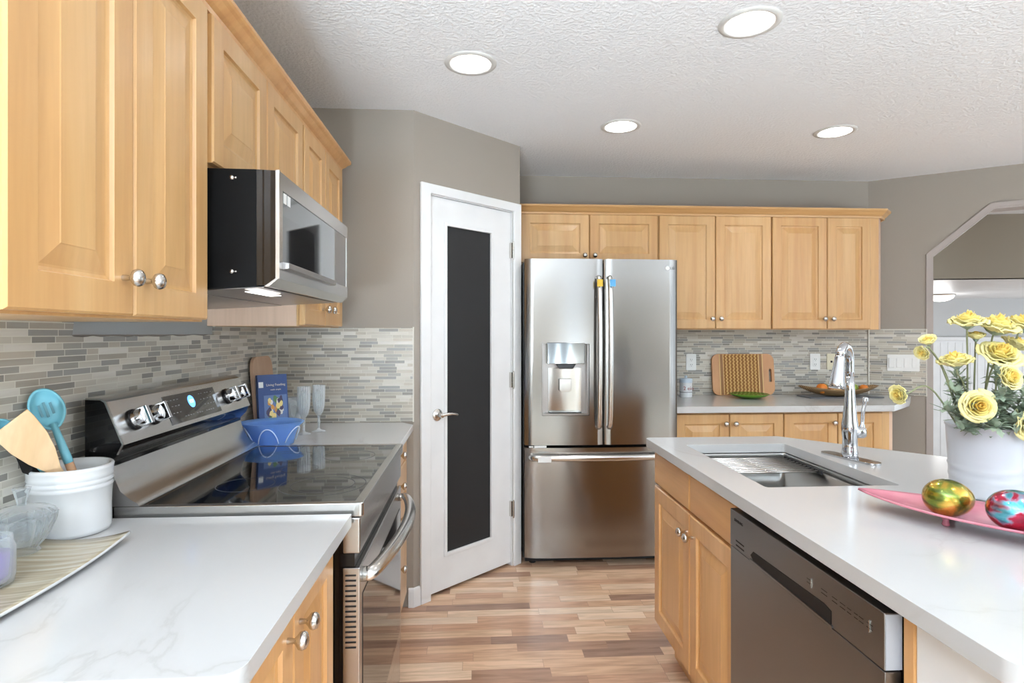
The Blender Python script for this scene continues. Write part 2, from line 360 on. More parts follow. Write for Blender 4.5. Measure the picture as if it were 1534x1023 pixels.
lamps=[(.0,.55,'added unseen recessed downlight just behind the camera, left'),(1.5,.45,'added unseen recessed downlight behind the camera over the island end'),(.6,-1.6,'added unseen recessed downlight in the rear of the room, middle'),(2.9,1.2,'added unseen recessed downlight right of the island, out of frame'),(-.024,2.375,'round recessed downlight over the aisle, leftmost on the ceiling'),(.967,2.004,'largest round recessed downlight, nearest on the ceiling'),(.765,3.045,'small round recessed downlight above the fridge front'),(1.952,3.054,'round recessed downlight farthest right on the ceiling')]  # out-of-frame lamps are added to brighten counters, floor and ceiling
circ=lambda x,y,r,n=32:[(x+r*math.cos(2*PI*i/n),y+r*math.sin(2*PI*i/n)) for i in range(n)]
cp=[(-1.1,-3.6),(5.02,-3.6),(5.02,R1.y),(R1.x,R1.y+.08),(R0.x+.05,R0.y+.1),(R0.x,4.15),(-1.1,4.15)]
obj('ceiling',slab(cp,[circ(x,y,.083) for x,y,_ in lamps],H,H+.03),M['ceiling'],kind='structure')
for x,y,lab in lamps:
    t=thing('recessed_light',lab,'ceiling light',(x,y,H),group='recessed ceiling lights')
    obj('trim_ring',lathe([(.083,H+.001),(.080,H-.004),(.092,H-.006),(.106,H-.003),(.107,H+.0005)],(x,y,0),n=40,cap=False),M['trimring'],t,smooth=True)
    obj('can',lathe([(.083,H),(.075,H+.03),(.070,H+.075),(.0,H+.076)],(x,y,0),n=32,cap=False),M['plastic_white'],t,smooth=True)
    obj('lens',lathe([(.066,H+.060),(.066,H+.066)],(x,y,0),n=32),M['lens'],t)
    l=bpy.data.lights.new('downlight','AREA'); l.shape='DISK'; l.size=.12; l.energy=3.2; l.color=(1,.98,.96)
    lo=bpy.data.objects.new('downlight',l); COL.objects.link(lo); lo.parent=t; lo.location=(0,0,.055)
# hall beyond the opening
def wallseg(n,a,b,z0,z1,m,th=.1,grp='structure'):
    a=Vector((*a,0)); b=Vector((*b,0)); d=b-a
    return placed(obj(n,B((0,d.length,0,th,z0,z1)),m,kind='structure'),a,math.atan2(d.y,d.x))
wallseg('wall_hall_header',(3.4,5.35),(6.6,4.72),1.86,2.75,M['hall'],.12)
obj('ceiling_hall',slab([(3.0,4.2),(6.0,2.2),(7.0,2.2),(7.0,4.9),(3.0,5.6)],[],2.45,2.48),M['ceiling'],kind='structure')
obj('ceiling_entry',slab([(3.4,5.36),(6.6,4.73),(10,4.4),(10,8.9),(3.4,8.9)],[],1.86,1.89),M['white'],kind='structure')
wallseg('wall_entry',(4.6,8.5),(10,7.55),-.93,1.86,M['greywall'])
wallseg('wall_hall_side',(3.3,4.2),(4.6,8.6),-.93,2.5,M['hall'])
# wainscot with cap
a=Vector((4.6,8.48,0)); d=Vector((5.4,-.95,0))
bm=B((0,5.4,-.012,.0,-.93,1.25))
for i in range(54): B((i*.1,i*.1+.088,-.020,-.010,-.93,1.22),bm=bm)
placed(obj('trim_3',bm,M['white'],kind='structure'),a,math.atan2(d.y,d.x))
placed(obj('trim_4',B((0,5.4,-.04,0,1.25,1.30)),M['white'],kind='structure',bev=.006),a,math.atan2(d.y,d.x))
t=thing('dome_light','white dome ceiling light seen past the edge of the archway','ceiling light',(6.02,7.2,1.86))
obj('dome',lathe([(.001,1.765),(.05,1.770),(.10,1.785),(.14,1.81),(.155,1.84)],(6.02,7.2,0),n=32,cap=False),M['dome'],t,smooth=True)
obj('base',lathe([(.16,1.84),(.165,1.848),(.16,1.86)],(6.02,7.2,0),n=32),M['nickel'],t)
pl=bpy.data.lights.new('dome_glow','POINT'); pl.energy=5; pl.shadow_soft_size=.12; po=bpy.data.objects.new('dome_glow',pl); COL.objects.link(po); po.parent=t; po.location=(0,0,-.25)
# baseboards
bbp=[(0,0),(-.014,0),(-.014,.075),(-.010,.09),(0,.095)]
def base(n,a,b):
    a=Vector((*a,0)); b=Vector((*b,0)); d=b-a
    placed(obj(n,prism(bbp,'x',0,d.length),M['white'],kind='structure',bev=.002),a,math.atan2(d.y,d.x))
base('baseboard_left',(-.335,2.89),(-.305,2.89)); 
c45=Vector((math.cos(AA),math.sin(AA)))
base('baseboard_pantry',(A0.x-.004,A0.y),(A0.x+c45.x*.036,A0.y+c45.y*.036))
base('baseboard_right',(R0.x,R0.y),(R0.x+RD.x*(o0-.03),R0.y+RD.y*(o0-.03)))
# pantry door
lz=lambda *b:B(*b)
cas=slab([(.037,0),(.037,2.105),(.765,2.105),(.765,0),(.706,0),(.706,2.056),(.098,2.056),(.098,0)],[],-.016,0,lambda x,y,z:(x,z,y))
o=obj('trim_5',cas,M['white'],kind='structure',bev=.004); placed(o,A0,AA)
d=thing('pantry_door','white pantry door with tall black chalkboard glass panel','door',A0,AA)
d['kind']='structure'; d.name='door_1'; OFF['door_1']=Vector((0,0,0))
def door_slab():
    bm=slab([(.104,.018),(.701,.018),(.701,2.051),(.104,2.051)],[[(.211,.195),(.211,1.92),(.551,1.92),(.551,.195)]],.012,.047,lambda x,y,z:(x,z,y)); return bm
obj('door_leaf',door_slab(),M['white'],d,bev=.002)
obj('glazing_bead',slab([(.203,.187),(.559,.187),(.559,1.928),(.203,1.928)],[[(.221,.205),(.221,1.91),(.541,1.91),(.541,.205)]],.004,.02,lambda x,y,z:(x,z,y)),M['white'],d,bev=.003)
obj('glass_panel',B((.215,.547,.02,.03,.2,1.915)),M['matte_black'],d,label='black chalkboard panel')
obj('jamb',B((.0985,.1025,.0,.11,0,2.056),(.7025,.7055,.0,.11,0,2.056),(.0985,.7055,0,.11,2.0525,2.056)),M['white'],d)
for z in (1.83,1.08,.333):
    hb=lathe([(.006,-.045),(.006,.045)],(.702,-.012,z),n=10); lathe([(.0045,-.052),(.0045,.052)],(.702,-.012,z),n=10,bm=hb); B((.69,.702,-.004,.012,z-.044,z+.044),bm=hb)
    obj('hinge',hb,M['nickel'],d)
h=obj('door_handle',lathe([(.031,0),(.031,.006),(.024,.012),(.012,.016),(.011,.045),(.0,.047)],(.158,.012,.93),(0,-1,0),28,cap=False),M['nickel'],d,smooth='auto')
obj('lever',tube(spline([(.158,-.028,.93),(.18,-.034,.934),(.22,-.037,.934),(.262,-.030,.924)],5),[.009]*5+[.0085]*5+[.008]*5+[.006],12),M['nickel'],h,smooth=True)
# ------------------------------------------------------------ tile backsplashes (thin slabs on the walls, grout edge strips)
def tiles(n,label,loc,rz,outline,hole=[]):
    o=obj('tile_backsplash',slab(outline,hole,-.009,0,lambda x,y,z:(x,z,y)),M['tile']); 
    o.data.transform(Matrix.Translation(o.location)); o.location=loc; o.rotation_euler=(0,0,rz)
    return tag(o,label,'tile backsplash')
# left wall: local x runs along +Y from y=-.6; ragged low strip behind the range
rag=[(1.458,1.376)]
xx=1.458
rag+=[(1.452,1.342)]
while xx<2.19: rag.append((xx,1.338+rnd.random()*.006)); xx+=.035
rag+=[(2.205,1.342),(2.214,1.376)]
ol=[(0,.914),(2.885+.6-.008,.914),(2.885+.6-.008,1.376)]+[(x+.6,z) for x,z in rag[::-1]]+[(0,1.376)]
tiles('tile','grey linear mosaic tile backsplash on the left wall behind the range',(-.975,-.6,0),PI/2,ol)
tiles('tile','grey linear mosaic tile backsplash beside the pantry door, behind the goblets',(-.975,2.89,0),0,[(0,.914),(.662,.914),(.662,1.376),(0,1.376)])
tiles('tile','grey linear mosaic tile backsplash on the far wall right of the fridge',(1.0,4.04,0),0,[(0,.914),(1.828,.914),(1.828,1.376),(0,1.376)])
tiles('tile','grey linear mosaic tile backsplash below the switches, beside the archway',tuple(R0),RA,[(.004,.914),(.342,.914),(.342,1.376),(.004,1.376)])
et=tag(obj('edge_trim',slab([(0,.914),(.006,.914),(.006,1.381),(-.33,1.381),(-.33,1.3762),(0,1.3762)],[],-.011,0,lambda x,y,z:(x,z,y)),M['grout']),'thin pale trim strip capping the tiles beside the archway','tile trim')
et.data.transform(Matrix.Translation(et.location)); placed(et,R0+RD*.3425,RA)
o=tag(obj('edge_trim',B((-.313,-.307,2.879,2.8895,.914,1.381)),M['grout']),'thin pale trim strip ending the tiles left of the pantry door','tile trim')
tag(obj('painted_patch',B((-.9749,-.972,1.462,2.205,1.345,1.46)),M['patch']),'bare grey painted wall patch above the range backsplash','wall patch')
tag(obj('corner_grout',B((-.966,-.962,2.877,2.881,.9145,1.375)),M['grout']),'white grout line in the left tile corner behind the book','tile grout')
o=tag(obj('corner_grout',B((2.819,2.827,4.020,4.031,.9145,1.375)),M['grout']),'white grout line in the tile corner behind the fruit bowl','tile grout')
# ------------------------------------------------------------ cabinetry
def panel_door(w,h,t=.02,fr=.058,flat=False):
    bm=bmesh.new()
    if flat: L=[(0,0),(.003,-t+.003),(.006,-t)]
    else: L=[(0,0),(.0,-t+.004),(.004,-t),(fr,-t),(fr+.003,-t+.007),(fr+.009,-t+.009),(fr+.013,-t+.009),(fr+.046,-t+.002),(fr+.048,-t+.001)]
    rings=[]
    for i,y in L:
        rings.append([bm.verts.new(p) for p in((i,y,i),(w-i,y,i),(w-i,y,h-i),(i,y,h-i))])
    for p,q in zip(rings,rings[1:]):
        for k in range(4): bm.faces.new((p[k],p[(k+1)%4],q[(k+1)%4],q[k]))
    bm.faces.new(rings[-1]); bm.faces.new(rings[0][::-1]); return bm
def knob(parent,x,z,y=-.02):
    o=obj('knob',lathe([(.0055,0),(.0055,.003),(.0045,.012),(.008,.016),(.0145,.021),(.0162,.027),(.0135,.033),(.006,.0365),(.0,.037)],(x,y,z),(0,-1,0),18,cap=False),M['nickel'],parent,smooth=True); return o
def cab(n,label,loc,rz,w,dep,z0,z1,doors,drawers=(),mat='maple',group=None,toe=False,hm=None):
    t=thing(n,label,'cabinet',(loc[0],loc[1],0 if z0<.3 else z0),rz,group,world=False)
    zb=0 if z0<.3 else z0
    bx=B((0,w,0,dep,z0-zb,z1-zb)) if not toe else B((0,w,0,dep,z0-zb,z1-zb),(.0,w,.07,dep,0,z0-zb))
    if toe!='hollow': obj('cabinet_body',bx,M[mat],t)
    else:
        bx.free(); obj('cabinet_body',B((0,w,0,.018,z0,z1),(0,.018,.018,dep,z0,z1),(w-.018,w,.018,dep,z0,z1),(.018,w-.018,.018,dep,z0,z0+.018),(.0,w,.07,dep,0,z0)),M[mat],t)
    for (x0,x1,a,b,k) in doors:
        bm=panel_door(x1-x0,b-a); bmesh.ops.translate(bm,verts=bm.verts[:],vec=(x0,0,a-zb))
        dd=obj('door',bm,M[mat],t)
        if k: knob(dd,k[0],k[1]-zb)
    for (x0,x1,a,b,k) in drawers:
        bm=panel_door(x1-x0,b-a,flat=True); bmesh.ops.translate(bm,verts=bm.verts[:],vec=(x0,0,a-zb))
        dd=obj('drawer_front' if not k else 'drawer',bm,M[hm or mat],t)
        if k: knob(dd,k[0],k[1]-zb)
    return t
ug='maple wall cabinets along the left wall'
cab('wall_cabinet','tall maple wall cabinet nearest the camera, at upper left',(-.65,.815,0),PI/2,.605,.323,1.375,2.13,[(.003,.296,1.38,2.115,(.262,1.447)),(.300,.592,1.38,2.115,(.332,1.447))],group=ug)
cab('wall_cabinet','short maple wall cabinet directly above the microwave',(-.65,1.422,0),PI/2,.742,.323,1.75,2.13,[(.012,.370,1.758,2.115,(.340,1.80)),(.374,.735,1.758,2.115,(.404,1.80))],group=ug)
t=cab('wall_cabinet','maple wall cabinet beyond the microwave with pale side panel',(-.65,2.166,0),PI/2,.625,.323,1.375,2.13,[(.012,.305,1.38,2.115,(.262,1.447)),(.309,.612,1.38,2.115,(.352,1.447))],group=ug)
obj('side_panel',B((-.003,0,.006,.322,.001,.372)),M['maple_pale'],t,label='paler pinkish side panel')
# crown mouldings
def crown(pts,label,mat,k=1):
    """sweep a crown profile along a polyline (outward normal to the right of travel)"""
    prof=[(0,0),(.010,0),(.012,.012),(.022,.020),(.034,.034),(.042,.040),(.046,.046),(.046,.056),(0,.056)]
    bm=bmesh.new(); P=[Vector((*p,0)) for p in pts]; rings=[]
    for i,p in enumerate(P):
        d0=(P[i]-P[i-1]).normalized() if i else (P[1]-P[0]).normalized(); d1=(P[i+1]-P[i]).normalized() if i<len(P)-1 else d0
        n0=Vector((d0.y,-d0.x,0)); n1=Vector((d1.y,-d1.x,0)); n=(n0+n1)/(1+n0.dot(n1))
        rings.append([bm.verts.new(p+n*a+Vector((0,0,2.118+b))) for a,b in prof])
    for a,b in zip(rings,rings[1:]):
        for i in range(len(prof)): bm.faces.new((a[i],a[(i+1)%len(prof)],b[(i+1)%len(prof)],b[i]))
    bm.faces.new(rings[0]); bm.faces.new(rings[-1][::-1])
    return tag(obj('crown_molding',bm,mat),label,'crown molding')
crown([(-.648,.80),(-.648,2.793),(-.97,2.793)],'honey wood crown molding along the left wall cabinets',M['honey'])
bg='maple wall cabinets on the far wall'
cab('wall_cabinet','short maple wall cabinet above the fridge',(.278,3.72,0),0,.90,.31,1.80,2.13,[(.005,.446,1.805,2.115,(.415,1.85)),(.450,.896,1.805,2.115,(.48,1.85))],group=bg)
cab('wall_cabinet','maple wall cabinet on the far wall just right of the fridge',(1.18,3.72,0),0,.754,.31,1.375,2.13,[(.004,.375,1.38,2.115,(.348,1.445)),(.379,.751,1.38,2.115,(.406,1.445))],group=bg)
t=cab('wall_cabinet','maple wall cabinet on the far wall nearest the archway',(1.936,3.72,0),0,.744,.31,1.375,2.13,[(.004,.375,1.38,2.115,(.348,1.445)),(.379,.675,1.38,2.115,(.406,1.445))],group=bg)
obj('side_panel',prism([(.744,0),(.80,.06),(.87,.305),(.744,.305)],'z',0,.755),M['maple_pale'],t,label='paler angled end panel')
crown([(.262,3.722),(2.69,3.722),(2.76,3.79),(2.83,4.01)],'maple crown molding along the far wall cabinets',M['maple_x'])
# base cabinets
cab('base_cabinet','honey maple base cabinet with two doors, nearest on the left',(-.35,.775,0),PI/2,.635,.60,.10,.883,[(.003,.296,.12,.865,(.262,.81)),(.300,.590,.12,.865,(.332,.81))],mat='honey',toe=True)
dr=[(.01,.555,a,b,(.262,k)) for a,b,k in ((.765,.872,.83),(.62,.76,.70),(.46,.615,.56),(.12,.455,.347))]
cab('drawer_cabinet','narrow maple drawer cabinet between the range and pantry door',(-.35,2.225,0),PI/2,.655,.60,.10,.883,[],dr,toe=True,hm='maple_y')
bc='maple base cabinets on the far wall'
cab('base_cabinet','maple base cabinet on the far wall beside the fridge',(1.19,3.44,0),0,.674,.585,.10,.875,[(.0,.334,.12,.862,(.306,.805)),(.338,.672,.12,.862,(.366,.805))],toe=True,group=bc)
t=cab('base_cabinet','maple base cabinet on the far wall behind the faucet',(1.866,3.44,0),0,.68,.585,.10,.875,[(.0,.336,.12,.862,(.306,.805)),(.342,.625,.12,.862,(.372,.805))],toe=True,group=bc)
obj('corbel',slab([(0,.874),(.27,.874),(.25,.84),(.17,.80),(.07,.76),(0,.69)],[],0,.045,lambda x,y,z:(.680+x*.72-z*.0,.10+x*.55+z,y)),M['maple_pale'],t,label='scrolled bracket under the counter overhang')
obj('end_panel',B((.68,.70,.0,.3,.0,.874)),M['maple_pale'],t)
# island: sink cabinet (facing the aisle), end filler, painted knee wall
t=cab('sink_cabinet','honey maple island sink cabinet with two doors and false drawer fronts',(.755,2.375,0),-PI/2,.775,.55,.155,.879,[(.012,.405,.165,.722,(.378,.652)),(.409,.770,.165,.722,(.437,.652))],[(.012,.405,.731,.862,None),(.409,.770,.731,.862,None)],mat='honey',toe='hollow',hm='honey_y')
tag(obj('filler_strip',B((.737,1.30,.938,.960,.0,.879)),M['honey']),'narrow honey wood strip between dishwasher and white island end','cabinet filler')
tag(obj('knee_wall',B((.741,1.31,.76,.9375,0,.879)),M['white'],bev=.003),'white painted end panel under the near corner of the island','island panel')
tag(obj('island_back_panel',B((1.322,1.40,.80,1.58,0,.879),(1.322,1.34,1.58,2.36,0,.879)),M['white']),'white painted rear panel of the island, hidden side','island panel')
# ------------------------------------------------------------ countertops
def ctop(label,outer,holes=[],z0=.884,r=None):
    o=obj('countertop',slab(outer,holes,z0,.914),M['quartz'],bev=.003); return tag(o,label,'countertop')
ctop('white quartz countertop in the left foreground holding the crock',[(-.965,.755)]+arc(-.335,.79,.035,-PI/2,0)+[(-.30,1.418),(-.965,1.418)])
ctop('short white quartz countertop between range and pantry door',[(-.965,2.212),(-.30,2.212)]+[(-.302,2.800),(-.36,2.875),(-.965,2.877)])
ctop('white quartz countertop on the far wall right of the fridge',[(1.184,3.372),(2.53,3.372),(2.80,3.60),(3.02,3.868),(2.818,4.015),(1.184,4.028)],z0=.876)
isl=[(.737,.705),(1.95,.705),(1.95,1.60),(1.27,2.385),(.728,2.385)]+arc(.722,2.365,.02,PI/2,PI,3)+arc(.737,.74,.035,PI,1.5*PI,6)[:-1]
ctop('white quartz island countertop with the undermount sink cutout',isl,[[p for p in rrect(.815,1.213,1.592,2.222,.012,3)][::-1]],z0=.880)
# ------------------------------------------------------------ sink
t=thing('kitchen_sink','rectangular stainless undermount sink in the island','sink',(1.014,1.907,.65))
def sinkbowl():
    bm=bmesh.new(); rings=[]
    for (x0,x1,y0,y1,r,z) in ((.80,1.228,1.575,2.24,.012,.8785),(.817,1.211,1.594,2.220,.012,.8785),(.817,1.211,1.594,2.220,.012,.862),(.827,1.201,1.600,2.212,.012,.858),(.829,1.199,1.602,2.210,.02,.68),(.85,1.18,1.62,2.19,.03,.655),(.96,1.06,1.86,1.95,.04,.650)):
        rings.append([bm.verts.new((x,y,z)) for x,y in rrect(x0,x1,y0,y1,r,4)])
    for p,q in zip(rings,rings[1:]):
        for i in range(len(p)): bm.faces.new((p[i],p[(i+1)%len(p)],q[(i+1)%len(p)],q[i]))
    bm.faces.new(rings[-1]); return bm
o=obj('bowl',sinkbowl(),M['steel_y'],t,smooth='auto'); sm=o.modifiers.new('s','SOLIDIFY'); sm.thickness=.0015; sm.offset=-1
obj('drain',lathe([(.045,.6515),(.045,.655),(.03,.653),(.0,.6525)],(1.01,1.905,0),n=24,cap=False),M['chrome'],t,smooth=True)
t=thing('drying_rack','roll-up steel rod drying rack laid across the far sink','drying rack',(1.01,1.98,.862))
for i in range(10):
    y=1.958+i*.0245
    obj('rod',tube([(.826,y,.8665),(1.202,y,.8665)],.0036,8),M['nickel'],t,smooth=True)
for x in (.829,1.192): obj('side_strip',B((x,x+.008,1.945,2.19,.8585,.871)),M['matte_black'],t)
# ------------------------------------------------------------ faucet
t=thing('kitchen_faucet','tall chrome pull-down kitchen faucet on the island','faucet',(1.288,1.935,.914))
fx,fy=1.290,1.935
th=math.radians(105)
bm=slab([(x*math.cos(th)-y*math.sin(th)+fx,x*math.sin(th)+y*math.cos(th)+fy) for x,y in rrect(-.112,.112,-.027,.027,.0268,8)],[],.9142,.921)
obj('deck_plate',bm,M['chrome'],t,bev=.003,seg=3)
obj('faucet_body',lathe([(.026,.921),(.027,.935),(.024,.95),(.0235,.985),(.026,1.005),(.0275,1.02),(.026,1.035),(.022,1.06),(.0185,1.10),(.0155,1.15),(.0135,1.20)],(fx,fy,0),n=28),M['chrome'],t,smooth=True)
sd=Vector((-.76,-.65,0))
sp=[Vector((fx,fy,z)) for z in (1.19,1.22,1.25)]+[Vector((fx,fy,1.25))+sd*.055*(1-math.cos(a))+Vector((0,0,.055*math.sin(a))) for a in [math.radians(k) for k in (20,40,60,80,100,120,140,158)]]
obj('spout',tube(sp,[.0135]*3+[.0135,.0137,.014,.0143,.0145,.0147,.0148,.015],16),M['chrome'],t,smooth=True)
e=sp[-1]; dd=(sp[-1]-sp[-2]).normalized(); dd=(dd+Vector((0,0,-.6))).normalized()
obj('spray_head',lathe([(.0155,0),(.0162,.004),(.0158,.008),(.017,.03),(.0215,.075),(.0245,.10),(.0245,.108),(.019,.110)],e,dd,24),M['chrome'],t,smooth=True)
hb=Vector((.93,-.36,0)).normalized(); c=Vector((fx,fy,1.008))
obj('handle_hub',lathe([(.019,.015),(.0205,.025),(.0205,.040),(.016,.048),(.0,.050)],c,hb,20,cap=False),M['chrome'],t,smooth=True)
obj('handle_lever',tube(spline([c+hb*.036,c+hb*.038+Vector((0,0,.03)),c+hb*.040+Vector((0,0,.07)),c+hb*.046+Vector((0,0,.105)),c+hb*.047+Vector((0,0,.122))],5),[.009]*5+[.006]*5+[.0065]*5+[.0095]*5+[.006],12),M['chrome'],t,smooth=True)
# ------------------------------------------------------------ range
t=thing('range','stainless steel electric range with black glass cooktop','range',(-.62,1.81,0))
Ya,Yb=1.432,2.198
obj('range_body',B((-.94,-.325,Ya+.004,Yb-.004,.03,.90)),M['bglass'],t)
# cooktop frame, glass, burner prints
fr=slab([(-.86,Ya),(-.282,Ya),(-.275,Ya+.006),(-.275,Yb-.006),(-.282,Yb),(-.86,Yb)],[[(-.803,Ya+.020),(-.803,Yb-.022),(-.300,Yb-.022),(-.300,Ya+.020)]],.902,.936)
fm=obj('cooktop_frame',fr,M['steel'],t,bev=.003)
obj('glass_top',B((-.805,-.298,Ya+.018,Yb-.020,.915,.9345)),M['ctop'],t)
bm=bmesh.new()
for x,y,rs in ((-.42,1.62,(.115,.085)),(-.63,1.63,(.075,)),(-.43,2.00,(.085,)),(-.64,1.99,(.095,.06)),(-.54,1.815,(.055,))):
    for r in rs: lathe([(r-.0012,.9347),(r-.0012,.9349),(r,.9349),(r,.9347)],(x,y,0),n=48,bm=bm,cap=False)
obj('burner_ring',bm,M['ring'],t)
# rear ramp and backguard
obj('rear_ramp',prism([(-.885,.936),(-.803,.936),(-.806,.942),(-.823,.952),(-.846,.972),(-.860,1.005),(-.866,1.03),(-.885,1.04)],'y',Ya+.004,Yb-.004),M['steel'],t,smooth='auto')
bgp=[(-.925,.935),(-.867,.935),(-.867,1.040),(-.846,1.062),(-.838,1.083),(-.878,1.183),(-.890,1.190),(-.925,1.192)]
obj('backguard',prism(bgp,'y',Ya,Yb),M['bglass'],t,bev=.002)
F0=Vector((-.838,0,1.083)); F1=Vector((-.878,0,1.183)); fu=(F1-F0).normalized(); fn=Vector((fu.z,0,-fu.x))
def onface(y,v,off=0): return Vector((F0.x,y,F0.z))+fu*v+fn*off
fp=[(-.8375+.001,1.082),(-.8345,1.0835),(-.8745,1.1855),(-.889,1.194),(-.922,1.195),(-.922,1.191),(-.888,1.1895),(-.878,1.183)]
fc=obj('control_fascia',prism(fp,'y',Ya-.002,Yb+.002),M['steel'],t,smooth='auto')
em=prism([(-.846,1.0605),(-.8345,1.0835),(-.8385,1.0845),(-.850,1.0605)],'y',Ya-.0035,Ya+.001); prism([(-.8345,1.0835),(-.8745,1.1855),(-.8785,1.184),(-.8385,1.0845)],'y',Ya-.0035,Ya+.001,bm=em)
obj('edge_bead',em,M['nickel'],t)
dm=frame(onface(1.815,.052,.0036),(0,1,0),fu)
bm=B((-.155,.155,-.042,.042,0,.0012)); bmesh.ops.transform(bm,matrix=dm,verts=bm.verts[:]); dp=obj('display_panel',bm,M['ctop'],t)
bm=lathe([(.019,.0012),(.019,.0018)],(-.01,.012,0),n=28); bmesh.ops.transform(bm,matrix=dm,verts=bm.verts[:]); obj('clock_dial',bm,M['blueled'],dp)
obj('clock_digits',textbm('1:29',.014,dm@Matrix.Translation((-.01,.012,.0021)),.0002),M['ledtext'],dp)
bm=bmesh.new()
for j,(vv,us) in enumerate(((.026,(-.14,-.122,-.104,-.086)),(.008,(-.125,-.107,-.09)),(-.012,(-.13,-.112,-.094)),(-.028,(-.075,-.06,-.045,-.03,-.005,.01,.025,.055,.07,.085,.10)),(.028,(.045,.06,.085,.10,.125)),(.01,(.045,.065,.09,.11,.13)),(-.008,(.06,.08,.10,.12)))):
    for u in us: B((u,u+.008,vv,vv+.0022,.0012,.0016),bm=bm)
bmesh.ops.transform(bm,matrix=dm,verts=bm.verts[:]); obj('key_print',bm,M['print'],dp)
for y in (1.505,1.59,2.045,2.125):
    c=onface(y,.052,.003)
    kb=lathe([(.027,0),(.027,.006),(.0235,.008)],c,fn,28); kk=obj('knob_skirt',kb,M['black'],t,smooth='auto')
    g=lathe([(.0235,.006),(.0235,.014),(.021,.028),(.019,.031),(.0,.032)],c,fn,28,cap=False)
    b2=B((-.0065,.0065,-.024,.024,.012,.044)); bmesh.ops.transform(b2,matrix=frame(c,(0,1,0),fu)@Matrix.Rotation(.0,4,'Z'),verts=b2.verts[:])
    me=bpy.data.meshes.new('x'); b2.to_mesh(me); g.from_mesh(me)
    obj('knob',g,M['chrome'],kk,bev=.002)
# front: fascia, gap, door, drawer
obj('front_fascia',B((-.325,-.283,Ya,Yb,.812,.900)),M['steel'],t,bev=.004)
obj('door_gap',B((-.33,-.296,Ya+.003,Yb-.003,.780,.812)),M['black'],t)
dr=obj('oven_door',slab([(Ya,.20),(Yb,.20),(Yb,.778),(Ya,.778)],[[(Ya+.035,.255),(Ya+.035,.70),(Yb-.035,.70),(Yb-.035,.255)]],-.325,-.283,lambda x,y,z:(z,x,y)),M['steel'],t,bev=.003)
obj('oven_window',B((-.322,-.2815,Ya+.033,Yb-.033,.253,.702)),M['bglass'],dr)
bm=bmesh.new()
for i in range(15): B((-.318,-.292,Ya-.0012,Ya+.002,.762-i*.0125-.004,.762-i*.0125),bm=bm)
obj('side_vent',bm,M['dark'],dr)
hp=[(-.283,Ya+.045,.745),(-.262,Ya+.045,.750)]+[(-.262+.050*math.sin(PI*k/10)**.8,Ya+.045+(Yb-Ya-.09)*k/10,.752+.012*math.sin(PI*k/10)) for k in range(1,10)]+[(-.262,Yb-.045,.750),(-.283,Yb-.045,.745)]
obj('oven_handle',tube(spline(hp,3),.0125,12,flat=1.5,up=(1,0,0)),M['nickel'],dr,smooth=True)
obj('storage_drawer',B((-.325,-.286,Ya,Yb,.05,.192)),M['steel'],t,bev=.003)
obj('toe_base',B((-.90,-.36,Ya+.02,Yb-.02,0,.05)),M['black'],t)
# ------------------------------------------------------------ microwave hood
t=thing('microwave_hood','stainless and black over-the-range microwave under the cabinets','microwave',(-.73,1.81,1.43))
mY0,mY1=1.436,2.186
obj('case',prism([(-.974,1.437),(-.53,1.462),(-.53,1.744),(-.974,1.748)],'y',mY0,mY1),M['mwcase'],t)
obj('door_core',prism([(-.53,1.464),(-.496,1.466),(-.482,1.482),(-.482,1.742),(-.53,1.744)],'y',mY0+.001,mY1-.001),M['ctop'],t)
ff=slab([(mY0,1.480),(mY1,1.480),(mY1,1.743),(mY0,1.743)],[[(mY0+.03,1.520),(mY0+.03,1.700),(mY1-.02,1.700),(mY1-.02,1.520)]],-.484,-.477,lambda x,y,z:(z,x,y))
df=obj('door_frame',ff,M['steel'],t,bev=.0015)
obj('door_glass',B((-.483,-.4795,mY0+.028,mY1-.018,1.518,1.702)),M['mwglass'],df)
obj('viewing_window',B((-.4796,-.4786,mY0+.032,mY0+.315,1.526,1.640)),M['ctop'],df)
obj('control_strip',B((-.4796,-.4786,mY0+.56,mY1-.022,1.522,1.698)),M['steel_dark'],df)
obj('door_handle',prism([(-.4795,1.505),(-.462,1.508),(-.462,1.522),(-.4795,1.526)],'y',mY0+.03,mY0+.52),M['steel_dark'],df,bev=.002)
obj('lower_lip',prism([(-.477,1.482),(-.500,1.4615),(-.512,1.4615),(-.484,1.482)],'y',mY0,mY1),M['steel'],t,smooth='auto')
obj('corner_bead',B((-.4845,-.4755,mY0-.001,mY0+.006,1.48,1.743)),M['nickel'],df)
bm=prism([(-.968,1.4355),(-.52,1.4605),(-.52,1.4625),(-.968,1.4385)],'y',mY0+.02,mY1-.02); ub=obj('underside_plate',bm,M['steel_dark'],t)
bm=prism([(-.63,1.4520),(-.60,1.4537),(-.60,1.4550),(-.63,1.4535)],'y',mY0+.06,mY0+.24)
bmesh.ops.translate(bm,verts=bm.verts[:],vec=(0.05,0,.0)); obj('hood_lamp',bm,M['ledbar'],ub)
obj('grease_filter',prism([(-.93,1.4350),(-.70,1.4478),(-.70,1.4510),(-.93,1.4380)],'y',mY0+.05,mY1-.05),M['steel_dark'],ub)
for z in (1.723,1.497):
    for dx in (0,.010): obj('screw',lathe([(.006 if dx==0 else .003,0),(.005 if dx==0 else .003,.003),(.0,.0045)],(-.588+dx,mY0,z),(0,-1,0),12,cap=False),M['nickel'],t,smooth=True)
for k in (0,.03): obj('sticker',B((-.4796,-.4782,mY0+.042+k,mY0+.062+k,1.672,1.697)),M['plastic_white'],df)
